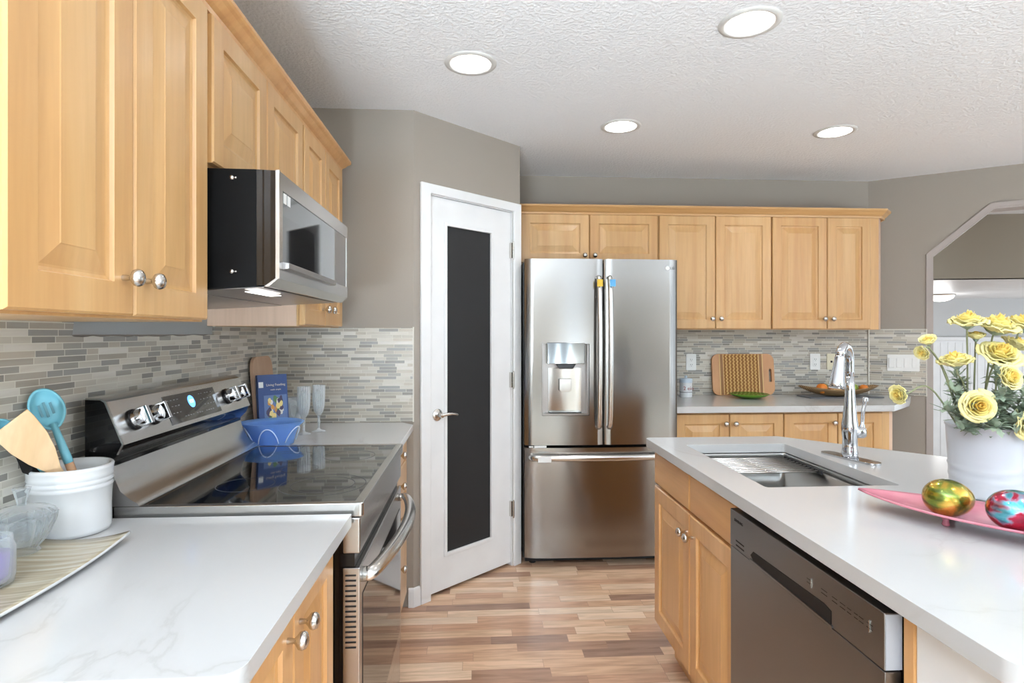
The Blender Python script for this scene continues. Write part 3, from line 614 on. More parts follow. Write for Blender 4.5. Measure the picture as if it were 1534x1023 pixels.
# ------------------------------------------------------------ refrigerator
t=thing('refrigerator','stainless steel french-door refrigerator with ice dispenser','refrigerator',(.723,3.66,0))
obj('cabinet_body',B((.272,1.168,3.40,4.01,.035,1.765)),M['black'],t)
def fdoor(x0,x1,z0,z1,hole=None,bulge=.014,full=(.272,1.174)):
    bm=bmesh.new(); n=16
    xs=sorted(set([x0+(x1-x0)*i/n for i in range(n+1)]+([hole[0],hole[1]] if hole else []))); zs=[z0,z1] if not hole else [z0,hole[2],hole[3],z1]
    def yf(x):
        u=(x-full[0])/(full[1]-full[0])*2-1; e=min(x-x0,x1-x); edge=.012*(1-min(1,e/.02))**2
        return 3.318-bulge*(1-u*u)+edge
    V={}
    def v(i,j):
        if (i,j) not in V: V[i,j]=bm.verts.new((xs[i],yf(xs[i]),zs[j]))
        return V[i,j]
    for i in range(len(xs)-1):
        for j in range(len(zs)-1):
            xm=(xs[i]+xs[i+1])/2
            if hole and j==1 and hole[0]<xm<hole[1]: continue
            bm.faces.new((v(i,j),v(i+1,j),v(i+1,j+1),v(i,j+1)))
    # sides and back
    b=[bm.verts.new((xs[i],3.385,z)) for i in (0,-1) for z in (zs[0],zs[-1])]
    m=len(xs)-1; k=len(zs)-1
    bm.faces.new([v(i,0) for i in range(m+1)]+[b[2],b[0]]); bm.faces.new([v(i,k) for i in range(m+1)][::-1]+[b[1],b[3]])
    bm.faces.new([v(0,j) for j in range(k+1)]+[b[1],b[0]]); bm.faces.new([v(m,j) for j in range(k+1)]+[b[3],b[2]]); bm.faces.new((b[0],b[1],b[3],b[2]))
    if hole:
        hx=[i for i,x in enumerate(xs) if hole[0]-1e-6<=x<=hole[1]+1e-6]; yb=3.372
        A=[bm.verts.new((hole[0],yb,hole[2])),bm.verts.new((hole[1],yb,hole[2])),bm.verts.new((hole[1],yb,hole[3])),bm.verts.new((hole[0],yb,hole[3]))]
        bm.faces.new(A); bm.faces.new([v(i,1) for i in hx]+[A[1],A[0]]); bm.faces.new([v(i,2) for i in hx]+[A[2],A[3]])
        bm.faces.new((v(hx[0],1),v(hx[0],2),A[3],A[0])); bm.faces.new((v(hx[-1],1),v(hx[-1],2),A[2],A[1]))
    return bm
dl=obj('door',fdoor(.276,.7265,.708,1.778,(.376,.648,.878,1.290)),M['fridge'],t,smooth='auto')
dR=obj('door',fdoor(.7335,1.170,.708,1.778),M['fridge'],t,smooth='auto')
dz=obj('freezer_drawer',fdoor(.276,1.170,.060,.692),M['fridge'],t,smooth='auto')
obj('gasket',B((.285,1.16,3.383,3.402,.04,1.76)),M['matte_black'],t)
obj('hinge_cover',B((.29,.34,3.40,3.46,1.7655,1.775)) ,M['matte_black'],t)
# dispenser
dn=obj('dispenser',B((.378,.386,3.315,3.370,.880,1.288),(.638,.646,3.315,3.370,.880,1.288),(.386,.638,3.31,3.370,.880,.889)),M['steel_dark'],dl)
obj('recess_back',B((.386,.638,3.366,3.371,.889,1.288)),M['steel_dark'],dl)
obj('niche_back',prism([(.415,3.366),(.44,3.372),(.58,3.372),(.61,3.366),(.61,3.350),(.575,3.362),(.45,3.362),(.415,3.350)],'z',.89,1.15),M['nickel'],dn,smooth='auto')
obj('control_cap',B((.402,.617,3.286,3.365,1.175,1.297)),M['mwglass'],dn,bev=.003)
obj('nozzle',prism([(.455,1.176),(.575,1.176),(.555,1.145),(.475,1.145)],'y',3.315,3.355),M['black'],dn,bev=.003)
obj('paddle',prism([(.480,1.085),(.550,1.085),(.550,1.020),(.540,1.010),(.490,1.010),(.480,1.020)],'y',3.345,3.352),M['nickel'],dn,bev=.002)
obj('drip_tray',B((.42,.605,3.325,3.365,.889,.895)),M['black'],dn)
def bowbar(a,b,out,rad,name,par):
    a=Vector(a); b=Vector(b); out=Vector(out); pts=[a-out*.02,a+out*.02]
    for k in range(1,10): pts.append(a+(b-a)*(k/10)+out*(.030+.022*math.sin(PI*k/10)))
    pts+=[b+out*.02,b-out*.02]
    return obj(name,tube(spline(pts,3),rad,12,flat=.75,up=(Vector(b)-a).cross(out)),M['nickel'],par,smooth=True)
h1=bowbar((.700,3.305,.815),(.700,3.305,1.665),(0,-1,0),.0155,'door_handle',dl)
h2=bowbar((.763,3.305,.815),(.763,3.305,1.665),(0,-1,0),.0155,'door_handle',dR)
h3=bowbar((.315,3.316,.640),(1.13,3.316,.640),(0,-1,0),.018,'drawer_handle',dz)
obj('tag',B((.681,.713,3.243,3.246,1.615,1.655)),plain('yellow_tag',S(224,186,60),.5),h1,label='small yellow tag')
obj('tag',B((.754,.786,3.243,3.246,1.615,1.655)),plain('blue_tag',S(96,170,222),.5),h2,label='small blue tag')
obj('tag',B((.345,.42,3.2415,3.2445,.625,.655)),M['plastic_white'],h3)
obj('energy_tag',B((.33,.40,3.308,3.312,.694,.706),(.30,.325,3.308,3.312,.696,.704)),M['plastic_white'],t)
obj('logo_badge',lathe([(.012,0),(.012,.002)],(1.108,3.314,1.728),(0,-1,0),24),M['plastic_white'],dR)
obj('logo_text',textbm('LG',.022,frame((1.138,3.3155,1.728),(1,0,0),(0,0,1)),.0006),M['darkprint'],dR)
for x in (.33,1.11): obj('foot',lathe([(.02,0),(.02,.036)],(x,3.42,0),n=14),M['black'],t)
obj('kick_plate',B((.285,1.16,3.40,3.42,.012,.05)),M['matte_black'],t)
# ------------------------------------------------------------ dishwasher
t=thing('dishwasher','dark stainless built-in dishwasher in the island','dishwasher',(1.0,1.28,0))
dy0,dy1=.974,1.592
obj('tub',B((.745,1.29,dy0+.008,dy1-.03,.10,.868)),M['black'],t)
cpn=obj('control_panel',B((.712,.744,dy0,dy1,.757,.858)),M['steel_dw'],t,bev=.002)
obj('door_panel',B((.713,.744,dy0,dy1,.115,.7545)),M['steel_dw'],t,bev=.002)
obj('side_cap',B((.714,.7435,dy0-.0015,dy0+.002,.759,.856)),plain('pale_end_cap',S(176,178,184),.4),cpn)
obj('top_gap',B((.744,.80,dy0,dy1,.858,.8795)),M['dark'],t)
hp=[(1.125,.763),(1.455,.763),(1.470,.772),(1.455,.786),(1.15,.795),(1.125,.79)]
obj('handle_pocket',prism(hp,'x',.7105,.7135),M['dark'],cpn,bev=.001)
obj('pocket_lip',prism([(1.12,.758),(1.47,.758),(1.47,.763),(1.12,.763)],'x',.7085,.7125),M['steel_dw'],cpn)
obj('vent_slot',B((.7112,.7135,1.508,1.555,.778,.7815),(.7112,.7135,1.508,1.555,.766,.7695)),M['dark'],cpn)
obj('brand_text',textbm('SAMSUNG',.011,frame((.7115,1.540,.834),(0,-1,0),(0,0,1)),.0004),M['darkprint'],cpn)
bm=bmesh.new()
for y,z,w in ((1.205,.812,.014),(1.15,.812,.02),(1.115,.812,.016),(1.09,.812,.016),(1.07,.812,.012),(1.05,.812,.010),(1.035,.812,.012),(1.012,.812,.016)):
    B((.7113,.7125,y-w/2,y+w/2,z,z+.0012),(.7113,.7125,y-w/2,y+w/2,z+.008,z+.009),bm=bm)
obj('key_print',bm,M['darkprint'],cpn)
obj('button',B((.7100,.7125,1.011,1.013,.806,.828),(.7100,.7125,1.194,1.196,.806,.826)),M['nickel'],cpn)
obj('toe_kick',B((.80,.82,dy0,dy1,0,.10)),M['black'],t)
# ------------------------------------------------------------ left counter items
cz=.9142
t=thing('utensil_crock','white glazed ceramic utensil crock with raised ribs near the rim','crock',(-.888,1.331,cz))
R=.0765
pr=[(.066,0),(.073,.002),(.075,.01),(R-.002,.06),(R,.098),(R+.0025,.101),(R,.105),(R,.109),(R+.0025,.112),(R,.116),(R,.120),(R+.0025,.123),(R+.001,.128),(R+.002,.138),(R+.003,.144),(R,.147),(R-.006,.145),(R-.008,.13),(R-.010,.012),(0,.010)]
obj('crock_body',lathe([(r,z+cz) for r,z in pr],(-.888,1.331,0),n=56,cap=False),M['white_ceramic'],t,smooth=True)
turq=plain('turquoise_silicone',S(120,186,202),.4); lw=wood('beech_handle',[S(196,150,118),S(206,162,128),S(214,172,140)],(20,20,2),.5); pal=wood('bamboo_spatula',[S(222,184,140),S(230,194,152),S(236,202,162)],(16,16,2),.5)
def spoon(label,bot,top,nrm,slots=True,hw=.029,hl=.044):
    bot=Vector(bot); top=Vector(top); d=(top-bot).normalized(); n=Vector(nrm); n=(n-d*n.dot(d)).normalized(); x=d.cross(n)
    t=thing('slotted_spoon' if slots else 'cooking_spoon',label,'cooking utensil',bot)
    neck=top-d*hl
    obj('handle',tube([bot,bot+(neck-bot)*.62],.0085,12),lw,t,smooth=True)
    o=obj('neck',tube([bot+(neck-bot)*.60,bot+(neck-bot)*.66,bot+(neck-bot)*.8,neck+d*.012],[.0088,.0092,.008,.006],12),turq,t,smooth=True)
    bm=bmesh.new(); rings=[]
    for k,(s,dep) in enumerate(((1,0),(.93,-.005),(.75,-.011),(.45,-.015),(.0,-.0165))):
        rings.append([bm.verts.new(top+x*hw*s*math.cos(a)*(1 if math.sin(a)>0 else 1-.25*math.sin(a)**2)+d*hl*s*math.sin(a)+n*dep) for a in [2*PI*i/28 for i in range(28)]])
    for p,q in zip(rings,rings[1:]):
        for i in range(28): bm.faces.new((p[i],p[(i+1)%28],q[(i+1)%28],q[i]))
    bmesh.ops.remove_doubles(bm,verts=bm.verts[:],dist=1e-6)
    hd=obj('spoon_head',bm,turq,t,smooth=True); s=hd.modifiers.new('s','SOLIDIFY'); s.thickness=.004; s.offset=1
    if slots:
        bm=bmesh.new()
        for k in (-1,0,1):
            b=B((-.0022,.0022,-.017+abs(k)*.004,.017-abs(k)*.004,0,.0015)); bmesh.ops.transform(b,matrix=frame(top-n*(.0145-abs(k)*.0022)+x*k*.0105,x,d),verts=b.verts[:])
            me=bpy.data.meshes.new('x'); b.to_mesh(me); bm.from_mesh(me)
        obj('slot',bm,plain('slot_shadow_grey',S(96,140,150),.6),hd)
    return t
spoon('turquoise slotted spoon with wooden handle standing in the crock',(-.852,1.335,.95),(-.926,1.315,1.184),(.70,-.68,.2))
spoon('second turquoise spoon half hidden behind the wooden spatula',(-.868,1.352,.95),(-.946,1.228,1.150),(.75,-.55,.2),False,.018,.026)
def blade(n,label,bot,top,nrm,wid,mat,cat='spatula',twist=0):
    bot=Vector(bot); top=Vector(top); d=(top-bot).normalized(); nn=Vector(nrm); nn=(nn-d*nn.dot(d)).normalized(); x=d.cross(nn); L=(top-bot).length
    prof=[(.008,0),(.008,.40),(.012,.50),(.026,.64),(wid*.95,.78),(wid,.93),(wid*.97,1.0)]
    out=[(w,L*f) for w,f in prof]+[(-w,L*(f-(.04 if f==1 else 0))) for w,f in prof[::-1]]
    bm=prism(out,'z',-.0025,.0025); bmesh.ops.transform(bm,matrix=frame(bot,x,d),verts=bm.verts[:])
    t=thing(n,label,cat,bot); obj('spatula_blade',bm,mat,t,bev=.0015); return t
blade('wooden_spatula','pale wooden spatula leaning left in the white crock',(-.862,1.368,.945),(-.916,1.196,1.178),(.45,-.85,.3),.036,pal)
blade('black_spatula','thin black spatula lying beneath the wooden one in the crock',(-.884,1.362,.947),(-.934,1.215,1.148),(.45,-.85,.3),.017,M['black'])
# long dish
def graintray():
    m,tt,p=nt('striped_beige_glaze'); v=coords(tt,(3,60,3)); v.node.inputs['Rotation'].default_value=(0,0,.5)
    nz=N(tt,'ShaderNodeTexNoise'); nz.inputs['Scale'].default_value=1.6; nz.inputs['Detail'].default_value=4; tt.links.new(v,nz.inputs['Vector'])
    tt.links.new(ramp(tt,nz.outputs[0],[(.3,S(150,136,112)),(.5,S(176,164,140)),(.7,S(200,192,172))]),p.inputs['Base Color']); p.inputs['Roughness'].default_value=.15; return m
t=thing('serving_dish','long beige striped serving dish with white edge, left foreground','dish',(-.83,1.0,cz))
def sheet(fx,nu,nv,thick):
    bm=bmesh.new(); V=[[bm.verts.new(fx(i/nu,j/nv)) for j in range(nv+1)] for i in range(nu+1)]
    for i in range(nu):
        for j in range(nv): bm.faces.new((V[i][j],V[i+1][j],V[i+1][j+1],V[i][j+1]))
    return bm
def dish(u,v):
    a=u*2-1; b=v*2-1
    x=-.834+a*(.122-.012*b*b)+.004; y=1.002+b*(.240+.014*abs(a)**2)
    z=.9195+.006*abs(b)**3+.009*abs(a)**2.5+.003*(a*b)**2
    return (x,y,z)
o=obj('glazed_dish',sheet(dish,16,24,.004),[graintray(),M['white_ceramic']],t,smooth=True)
s=o.modifiers.new('s','SOLIDIFY'); s.thickness=.005; s.offset=-1; s.material_offset_rim=1; s.material_offset=1
# sugar bowl with lid
def flute(n,amp): return lambda a,r,h:1+amp*math.cos(n*a)
t=thing('glass_candy_jar','lidded fluted clear glass candy jar on the serving dish','glass jar',(-.875,1.175,.925))
c=(-.875,1.175,0)
obj('jar_body',lathe([(.026,.9255),(.030,.928),(.026,.934),(.034,.945),(.046,.965),(.053,.985),(.055,.998),(.052,.998),(.048,.982),(.040,.962),(.026,.942),(.0,.940)],c,n=96,cap=False,fn=lambda a,r,h:1+(.05*math.cos(20*a) if r>.031 else 0)),M['glass'],t,smooth=True)
ld=obj('lid',lathe([(.053,.999),(.053,1.002),(.042,1.010),(.024,1.014),(.010,1.017),(.0,1.017)],c,n=96,cap=False,fn=lambda a,r,h:1+(.04*math.cos(20*a) if r>.03 else 0)),M['glass'],t,smooth=True)
obj('finial',lathe([(.007,1.017),(.008,1.024),(.013,1.046),(.015,1.050),(.0,1.050)],c,n=24,fn=flute(8,.06),cap=False),M['glass'],ld,smooth=True)
t=thing('jar_candle','purple jar candle cut by the left edge of the photo','candle',(-.820,1.03,.920))
purp=plain('purple_wax_label',S(146,104,196),.35)
c=(-.820,1.03,0)
obj('candle_jar',lathe([(.028,.9225),(.034,.926),(.036,.94),(.036,.985),(.032,.995),(.032,1.004),(.030,1.004),(.030,.994),(.0335,.984),(.0335,.942),(.028,.928),(.0,.928)],c,n=32,cap=False),M['glass'],t,smooth=True)
obj('wax',lathe([(.027,.929),(.0325,.943),(.0325,.975),(.0,.976)],c,n=32,cap=False),purp,t,smooth=True)
# ------------------------------------------------------------ far left corner items
def roundboard(n,label,cx,W_,Hh,th_,r,mat,loc,rz,tilt,cat='cutting board',hole=None,taper=0):
    t=thing(n,label,cat,loc,rz,world=False)
    pts=[(x*(1-taper*(1-(y/Hh))),y) for x,y in rrect(-W_/2,W_/2,0,Hh,r,6)]
    bm=slab(pts,[hole] if hole else [],0,th_,lambda x,y,z:(x,z,y)); bmesh.ops.rotate(bm,verts=bm.verts[:],cent=(0,0,0),matrix=Matrix.Rotation(-tilt,3,'X'))
    o=obj('board',bm,mat,t,bev=.003); return t,o
pb=wood('bare_wood_board',[S(186,150,124),S(194,160,134),S(202,168,142)],(10,10,1.5),.6)
roundboard('cutting_board','plain wooden cutting board leaning in the corner behind the book',0,.23,.335,.015,.05,pb,(-.915,2.625,.9142),math.radians(90),.085,taper=-.06)
# book
t=thing('cookbook','blue hardcover cookbook standing before the wooden cutting board','book',(-.845,2.500,.9142),math.radians(42),world=False)
bl=plain('blue_cover',S(42,72,130),.35); W_,Hh=.125,.262
def tl(bm): bmesh.ops.rotate(bm,verts=bm.verts[:],cent=(0,0,0),matrix=Matrix.Rotation(-.12,3,'X')); return bm
cv=obj('cover',tl(B((-W_/2,W_/2,0,.003,0,Hh),(-W_/2,W_/2,.017,.020,0,Hh),(-W_/2,-W_/2+.003,.003,.017,0,Hh))),bl,t)
obj('pages',tl(B((-W_/2+.004,W_/2-.004,.0035,.0165,.004,Hh-.004))),plain('paper',S(232,228,216),.7),t)
fm=lambda x,z:Matrix.Rotation(-.12,4,'X')@frame((x,-.0006,z),(1,0,0),(0,0,1))
gold=plain('title_print',S(226,214,206),.5)
obj('title_text',textbm('Living Feeding',.0145,fm(.013,.218),.0003),gold,cv)
obj('title_text',textbm('made simple',.009,fm(.012,.198),.0003),gold,cv)
bm=tl(B((-.059,-.040,-.001,0,.208,.232))); obj('corner_badge',bm,M['plastic_white'],cv)
def splat(cols,n,x0,x1,z0,z1,name,rr=(.006,.013)):
    for k,cc in enumerate(cols):
        bm=bmesh.new(); r_=random.Random(k+3)
        for i in range(n):
            x=r_.uniform(x0,x1); z=r_.uniform(z0,z1); r=r_.uniform(*rr)
            pts=[(x+r*math.cos(a)*r_.uniform(.7,1.2),z+r*1.5*math.sin(a)*r_.uniform(.7,1.2)) for a in [2*PI*q/9 for q in range(9)]]
            slab(pts,[],-.0009-.0002*k,-.0002,lambda u,v,w:(u,w,v),bm=bm)
        obj(name,tl(bm),plain('cover_ink',cc,.4),cv)
obj('picture_panel',tl(B((-.040,.058,-.0007,-.0001,.05,.175))),plain('picture_ground',S(96,120,168),.4),cv)
splat([S(214,150,70),S(90,130,80),S(226,222,214),S(70,60,90),S(236,214,140)],6,-.02,.045,.075,.165,'cover_picture')
obj('picture_band',tl(B((-.035,.058,-.0012,-.0001,.032,.06))),plain('picture_table',S(84,44,40),.4),cv)
# crystal goblets
for i,(x,y,lab) in enumerate(((-.745,2.56,'crystal goblet, left one of the pair'),(-.700,2.63,'crystal goblet, right one of the pair'))):
    t=thing('crystal_goblet',lab+' beside the blue bowl','goblet',(x,y,cz),group='crystal goblets')
    f=lambda a,r,h:1+(.05*math.cos(16*a+h*160) if r>.012 and h>.99 else 0)
    obj('foot',lathe([(.030,cz),(.030,cz+.002),(.008,cz+.008),(.0055,cz+.014)],(x,y,0),n=28),M['crystal'],t,smooth=True)
    obj('stem',lathe([(.0052,cz+.0145),(.0045,cz+.03),(.007,cz+.045),(.0045,cz+.055),(.007,cz+.071)],(x,y,0),n=20),M['crystal'],t,smooth=True)
    obj('cup',lathe([(.0,cz+.072),(.010,cz+.0725),(.019,cz+.09),(.025,cz+.12),(.0265,cz+.16),(.026,cz+.205),(.0245,cz+.205),(.025,cz+.16),(.023,cz+.12),(.016,cz+.092),(.0,cz+.084)],(x,y,0),n=64,cap=False,fn=f),M['crystal'],t,smooth=True)
t=thing('drinking_glass','small clear tumbler between the blue book and the goblets','glass',(-.80,2.60,cz))
obj('tumbler',lathe([(.024,cz),(.033,cz+.11),(.036,cz+.155),(.034,cz+.155),(.031,cz+.11),(.022,cz+.008),(.0,cz+.006)],(-.80,2.60,0),n=32,cap=False),M['crystal'],t,smooth=True)
# blue glass bowl
m=clearglass('blue_glass',S(150,196,252),.34)
M['bluebowl']=m
t=thing('blue_glass_bowl','translucent blue glass bowl beside the cooktop','bowl',(-.800,2.330,cz))
def bowlprof(a): return 1+.06*math.cos(2*a)+.05*max(0,math.cos(a*4))
obj('bowl_shell',lathe([(.066,cz),(.074,cz+.004),(.080,cz+.035),(.090,cz+.068),(.110,cz+.088),(.108,cz+.090),(.087,cz+.073),(.076,cz+.040),(.070,cz+.010),(.0,cz+.007)],(-.800,2.330,0),n=72,cap=False,fn=lambda a,r,h:bowlprof(a) if r>.06 else 1),m,t,smooth=True)
bm=bmesh.new()
for k in range(5):
    a0=2*PI*k/5-1.9; pts=[]
    for q in range(14):
        u=q/13; a=a0+u*.95; hh=.014+.058*math.sin(PI*u)**.8
        rr=(.076+.022*max(0,(hh-.006)/.08)**1.1)*bowlprof(a)+.0035
        pts.append((-.800+rr*math.cos(a),2.330+rr*math.sin(a),cz+hh))
    tube(pts,.0022,8,bm=bm)
obj('white_swirl',bm,plain('white_enamel',S(214,226,244),.3),t,smooth=True)
# ------------------------------------------------------------ far counter items
cb=.9142
t=thing('woven_cutting_board','bamboo cutting board with woven-look centre and slot handle','cutting board',(1.887,3.985,cb),0,world=False)
hole=[(.182,.095),(.182,.175)]+arc(.192,.175,.010,PI,0,4)[1:-1]+[(.202,.175),(.202,.095)]
def tb(bm): bmesh.ops.rotate(bm,verts=bm.verts[:],cent=(0,0,0),matrix=Matrix.Rotation(-.10,3,'X')); return bm
bw=wood('bamboo_end',[S(196,140,92),S(206,150,100),S(212,158,108)],(8,8,2),.45)
brd=obj('board',tb(slab(rrect(-.228,.222,0,.292,.05,8),[hole],-.002,.016,lambda x,y,z:(x,z,y))),bw,t,bev=.003)
def weave():
    m,tt,p=nt('woven_bamboo'); v=coords(tt,(1,1,1)); s=N(tt,'ShaderNodeSeparateXYZ'); tt.links.new(v,s.inputs[0])
    a=mth(tt,'SINE',mth(tt,'MULTIPLY',mth(tt,'ADD',s.outputs[0],mth(tt,'MULTIPLY',mth(tt,'SINE',mth(tt,'MULTIPLY',s.outputs[2],260)),.0035)),240))
    b_=mth(tt,'SINE',mth(tt,'MULTIPLY',s.outputs[2],560)); a=mth(tt,'ADD',mth(tt,'MULTIPLY',a,.7),mth(tt,'MULTIPLY',b_,.35))
    tt.links.new(ramp(tt,a,[(.0,S(150,98,40)),(.45,S(206,160,90)),(.85,S(230,196,130))]),p.inputs['Base Color']); p.inputs['Roughness'].default_value=.5
    b=N(tt,'ShaderNodeBump'); b.inputs['Distance'].default_value=.002; tt.links.new(a,b.inputs['Height']); tt.links.new(b.outputs[0],p.inputs['Normal']); return m
obj('woven_panel',tb(B((-.145,.105,-.0045,-.0021,.006,.288))),weave(),brd)
db=plain('dark_bamboo_stripe',S(150,104,60),.5); lb=plain('light_bamboo_stripe',S(222,184,124),.5)
for x0,x1 in ((-.170,-.150),(.113,.133)): obj('dark_stripe',tb(B((x0,x1,-.0038,-.0021,.004,.289))),db,brd)
for x0,x1 in ((-.176,-.170),(-.150,-.145),(.105,.113),(.133,.140)): obj('light_stripe',tb(B((x0,x1,-.0042,-.0021,.004,.289))),lb,brd)
t=thing('green_glass_plate','shallow green glass plate in front of the bamboo board','plate',(1.83,3.80,cb))
gg,tt,p=nt('green_glass'); p.inputs['Base Color'].default_value=S(112,160,50); p.inputs['Transmission Weight'].default_value=.35; p.inputs['Roughness'].default_value=.1
obj('plate_shell',lathe([(.05,cb),(.06,cb+.002),(.10,cb+.014),(.128,cb+.030),(.124,cb+.032),(.09,cb+.018),(.0,cb+.008)],(1.83,3.80,0),n=56,cap=False),gg,t,smooth=True)
t=thing('canister','small white and pale blue printed canister beside the fridge','canister',(1.432,3.90,cb))
obj('lower_tin',lathe([(.040,cb),(.042,cb+.002),(.042,cb+.098),(.040,cb+.10),(.0,cb+.10)],(1.432,3.90,0),n=36,cap=False),plain('tin_white',S(224,226,228),.35),t,smooth='auto')
obj('lid',lathe([(.043,cb+.100),(.0435,cb+.102),(.0435,cb+.125),(.041,cb+.128),(.012,cb+.130),(.008,cb+.134),(.010,cb+.146),(.0,cb+.148)],(1.432,3.90,0),n=36,cap=False),plain('tin_pale_blue',S(200,214,226),.35),t,smooth='auto')
obj('print_band',lathe([(.0424,cb+.034),(.0424,cb+.037)],(1.432,3.90,0),n=36,cap=False),M['darkprint'],t)
obj('letters',textbm('2 eio',.036,frame((1.436,3.8573,cb+.062),(1,0,0),(0,0,1)),.0006),plain('red_brown_print',S(150,60,50),.5),t)
# fruit bowl on slate
t=thing('slate_tray','thin dark slate tray under the woven fruit bowl','tray',(2.49,3.84,cb))
obj('tray_plate',B((2.23,2.745,3.755,3.925,cb,cb+.006)),plain('slate',S(96,98,104),.4),t,bev=.002)
t=thing('woven_fruit_bowl','shallow boat-shaped woven wicker fruit bowl behind the faucet','bowl',(2.49,3.84,cb+.0065))
z0=cb+.0065
def wick():
    m,tt,p=nt('wicker'); v=coords(tt,(1,1,1)); s=N(tt,'ShaderNodeSeparateXYZ'); tt.links.new(v,s.inputs[0])
    k=mth(tt,'MULTIPLY',mth(tt,'SINE',mth(tt,'MULTIPLY',mth(tt,'ADD',s.outputs[0],s.outputs[2]),330)),mth(tt,'SINE',mth(tt,'MULTIPLY',mth(tt,'SUBTRACT',s.outputs[0],s.outputs[2]),330)))
    tt.links.new(ramp(tt,k,[(.3,S(120,92,58)),(.6,S(186,152,108))]),p.inputs['Base Color']); p.inputs['Roughness'].default_value=.6; return m
def boat(u,v):
    a=u*2-1; b=v*2-1; w=math.cos(a*PI/2)**.6 if abs(a)<1 else 0
    y=3.84+b*.085*w; z=z0+.002+.070*abs(a)**2.2+(.05)*(abs(b)**2)*w+ .0
    return (2.48+a*.285,y,z)
o=obj('basket_shell',sheet(boat,28,12,0),wick(),t,smooth=True); s=o.modifiers.new('s','SOLIDIFY'); s.thickness=.004; s.offset=1
fcol={'orange':(plain('orange_peel',S(222,128,44),.45,bump=.1,bscale=300)),'apple':plain('red_green_apple',S(190,96,60),.3),'lime':plain('green_apple',S(140,160,60),.3),'mango':plain('dark_green_fruit',S(100,112,50),.35)}
stemm=plain('fruit_stem',S(80,60,40),.7)
for n_,k,lab,x,y,r in (('orange','orange','large orange at the left end of the fruit bowl',2.345,3.815,.036),('avocado','mango','dark green fruit behind the leftmost orange',2.392,3.870,.035),('apple','apple','reddish apple left of the faucet in the fruit bowl',2.440,3.825,.037),('pear','apple','blushed fruit hidden behind the chrome faucet',2.515,3.835,.036),('green_apple','lime','green apple just right of the faucet in the fruit bowl',2.590,3.850,.034),('orange','orange','flatter orange at the right end of the fruit bowl',2.655,3.835,.029)):
    zz=z0+.014+.02*abs((x-2.48)/.285)**2+r
    t=thing(n_,lab,'fruit',(x,y,zz-r))
    obj('flesh',lathe([(.0,-.92*r),(.35*r,-.93*r),(.75*r,-.68*r),(.97*r,-.2*r),(.98*r,.2*r),(.78*r,.65*r),(.4*r,.88*r),(.12*r,.84*r),(.0,.80*r)],(x,y,zz),n=24,cap=False),fcol[k],t,smooth=True)
    obj('stem',tube([(x,y,zz+.78*r),(x+.002,y,zz+.98*r)],.0018,6),stemm,t)
# wall plates
def plate(n,label,loc,rz,w,mat,kind):
    t=thing(n,label,'wall plate',loc,rz,world=False)
    obj('cover_plate',slab(rrect(-w/2,w/2,-.058,.058,.006,3),[],-.006,0,lambda x,y,z:(x,z,y)),mat,t,bev=.002)
    if kind=='outlet':
        o=obj('outlet_insert',B((-.017,.017,-.009,-.006,-.034,.034)),mat,t,bev=.002)
        bm=bmesh.new()
        for zc in (-.018,.018): B((-.007,-.005,-.0098,-.0088,zc-.004,zc+.005),(.005,.007,-.0098,-.0088,zc-.004,zc+.005),(-.002,.002,-.0098,-.0088,zc-.011,zc-.008),bm=bm)
        obj('socket_slots',bm,M['dark'],o)
    elif kind=='jack': obj('jack',B((-.007,.007,-.008,-.006,-.007,.007)),M['dark'],t)
    else:
        for i in range(4):
            x=-.069+i*.046; obj('rocker_switch',B((x-.017,x+.017,-.0095,-.006,-.034,.034)),mat,t,bev=.002)
plate('wall_outlet','white wall outlet on the tiles just right of the fridge',(1.517,4.031,1.147),0,.072,M['plastic_white'],'outlet')
plate('wall_outlet','white wall outlet right of the bamboo board',(2.425,4.031,1.147),0,.075,M['plastic_white'],'outlet')
plate('phone_plate','cream wall plate with a single jack, left of the faucet',(2.546,4.031,1.147),0,.066,M['plastic_cream'],'jack')
p4=R0+RD*.211+Vector((RD.y,-RD.x,0))*.0095
plate('switch_plate','white four-gang light switch plate beside the archway',(p4.x,p4.y,1.142),RA,.19,M['plastic_white'],'sw')
# ------------------------------------------------------------ island ornaments
t=thing('pink_tray','long pink leaf-shaped footed tray on the island','tray',(1.21,1.10,cz))
ax=Vector((.66,-.75,0)).normalized(); ay=Vector((.75,.66,0)).normalized(); c0=Vector((1.185,1.16,0))
def leaf(u,v):
    a=u*2-1; b=v*2-1; w=(1-abs(a)**2.2)**.85 if abs(a)<1 else 0
    p=c0+ax*a*.335+ay*b*.108*w
    return (p.x,p.y,.934+.017*abs(b)**2.2*w+.024*abs(a)**3)
pinkm,tt,p=nt('pink_glaze'); v=coords(tt,(1,1,1)); nz=N(tt,'ShaderNodeTexNoise'); nz.inputs['Scale'].default_value=9; nz.inputs['Detail'].default_value=5; tt.links.new(v,nz.inputs['Vector'])
tt.links.new(ramp(tt,nz.outputs[0],[(.35,S(186,104,124)),(.6,S(208,134,146))]),p.inputs['Base Color']); p.inputs['Roughness'].default_value=.18
o=obj('tray_leaf',sheet(leaf,32,14,0),pinkm,t,smooth=True); s=o.modifiers.new('s','SOLIDIFY'); s.thickness=.005; s.offset=-1
for a,b in ((-.45,-.35),(-.45,.35),(.45,-.35),(.45,.35)):
    pp=c0+ax*a*.335+ay*b*.108; obj('foot',lathe([(.006,cz),(.008,cz+.003),(.006,cz+.012),(.009,.9325)],(pp.x,pp.y,0),n=14),pinkm,t,smooth=True)
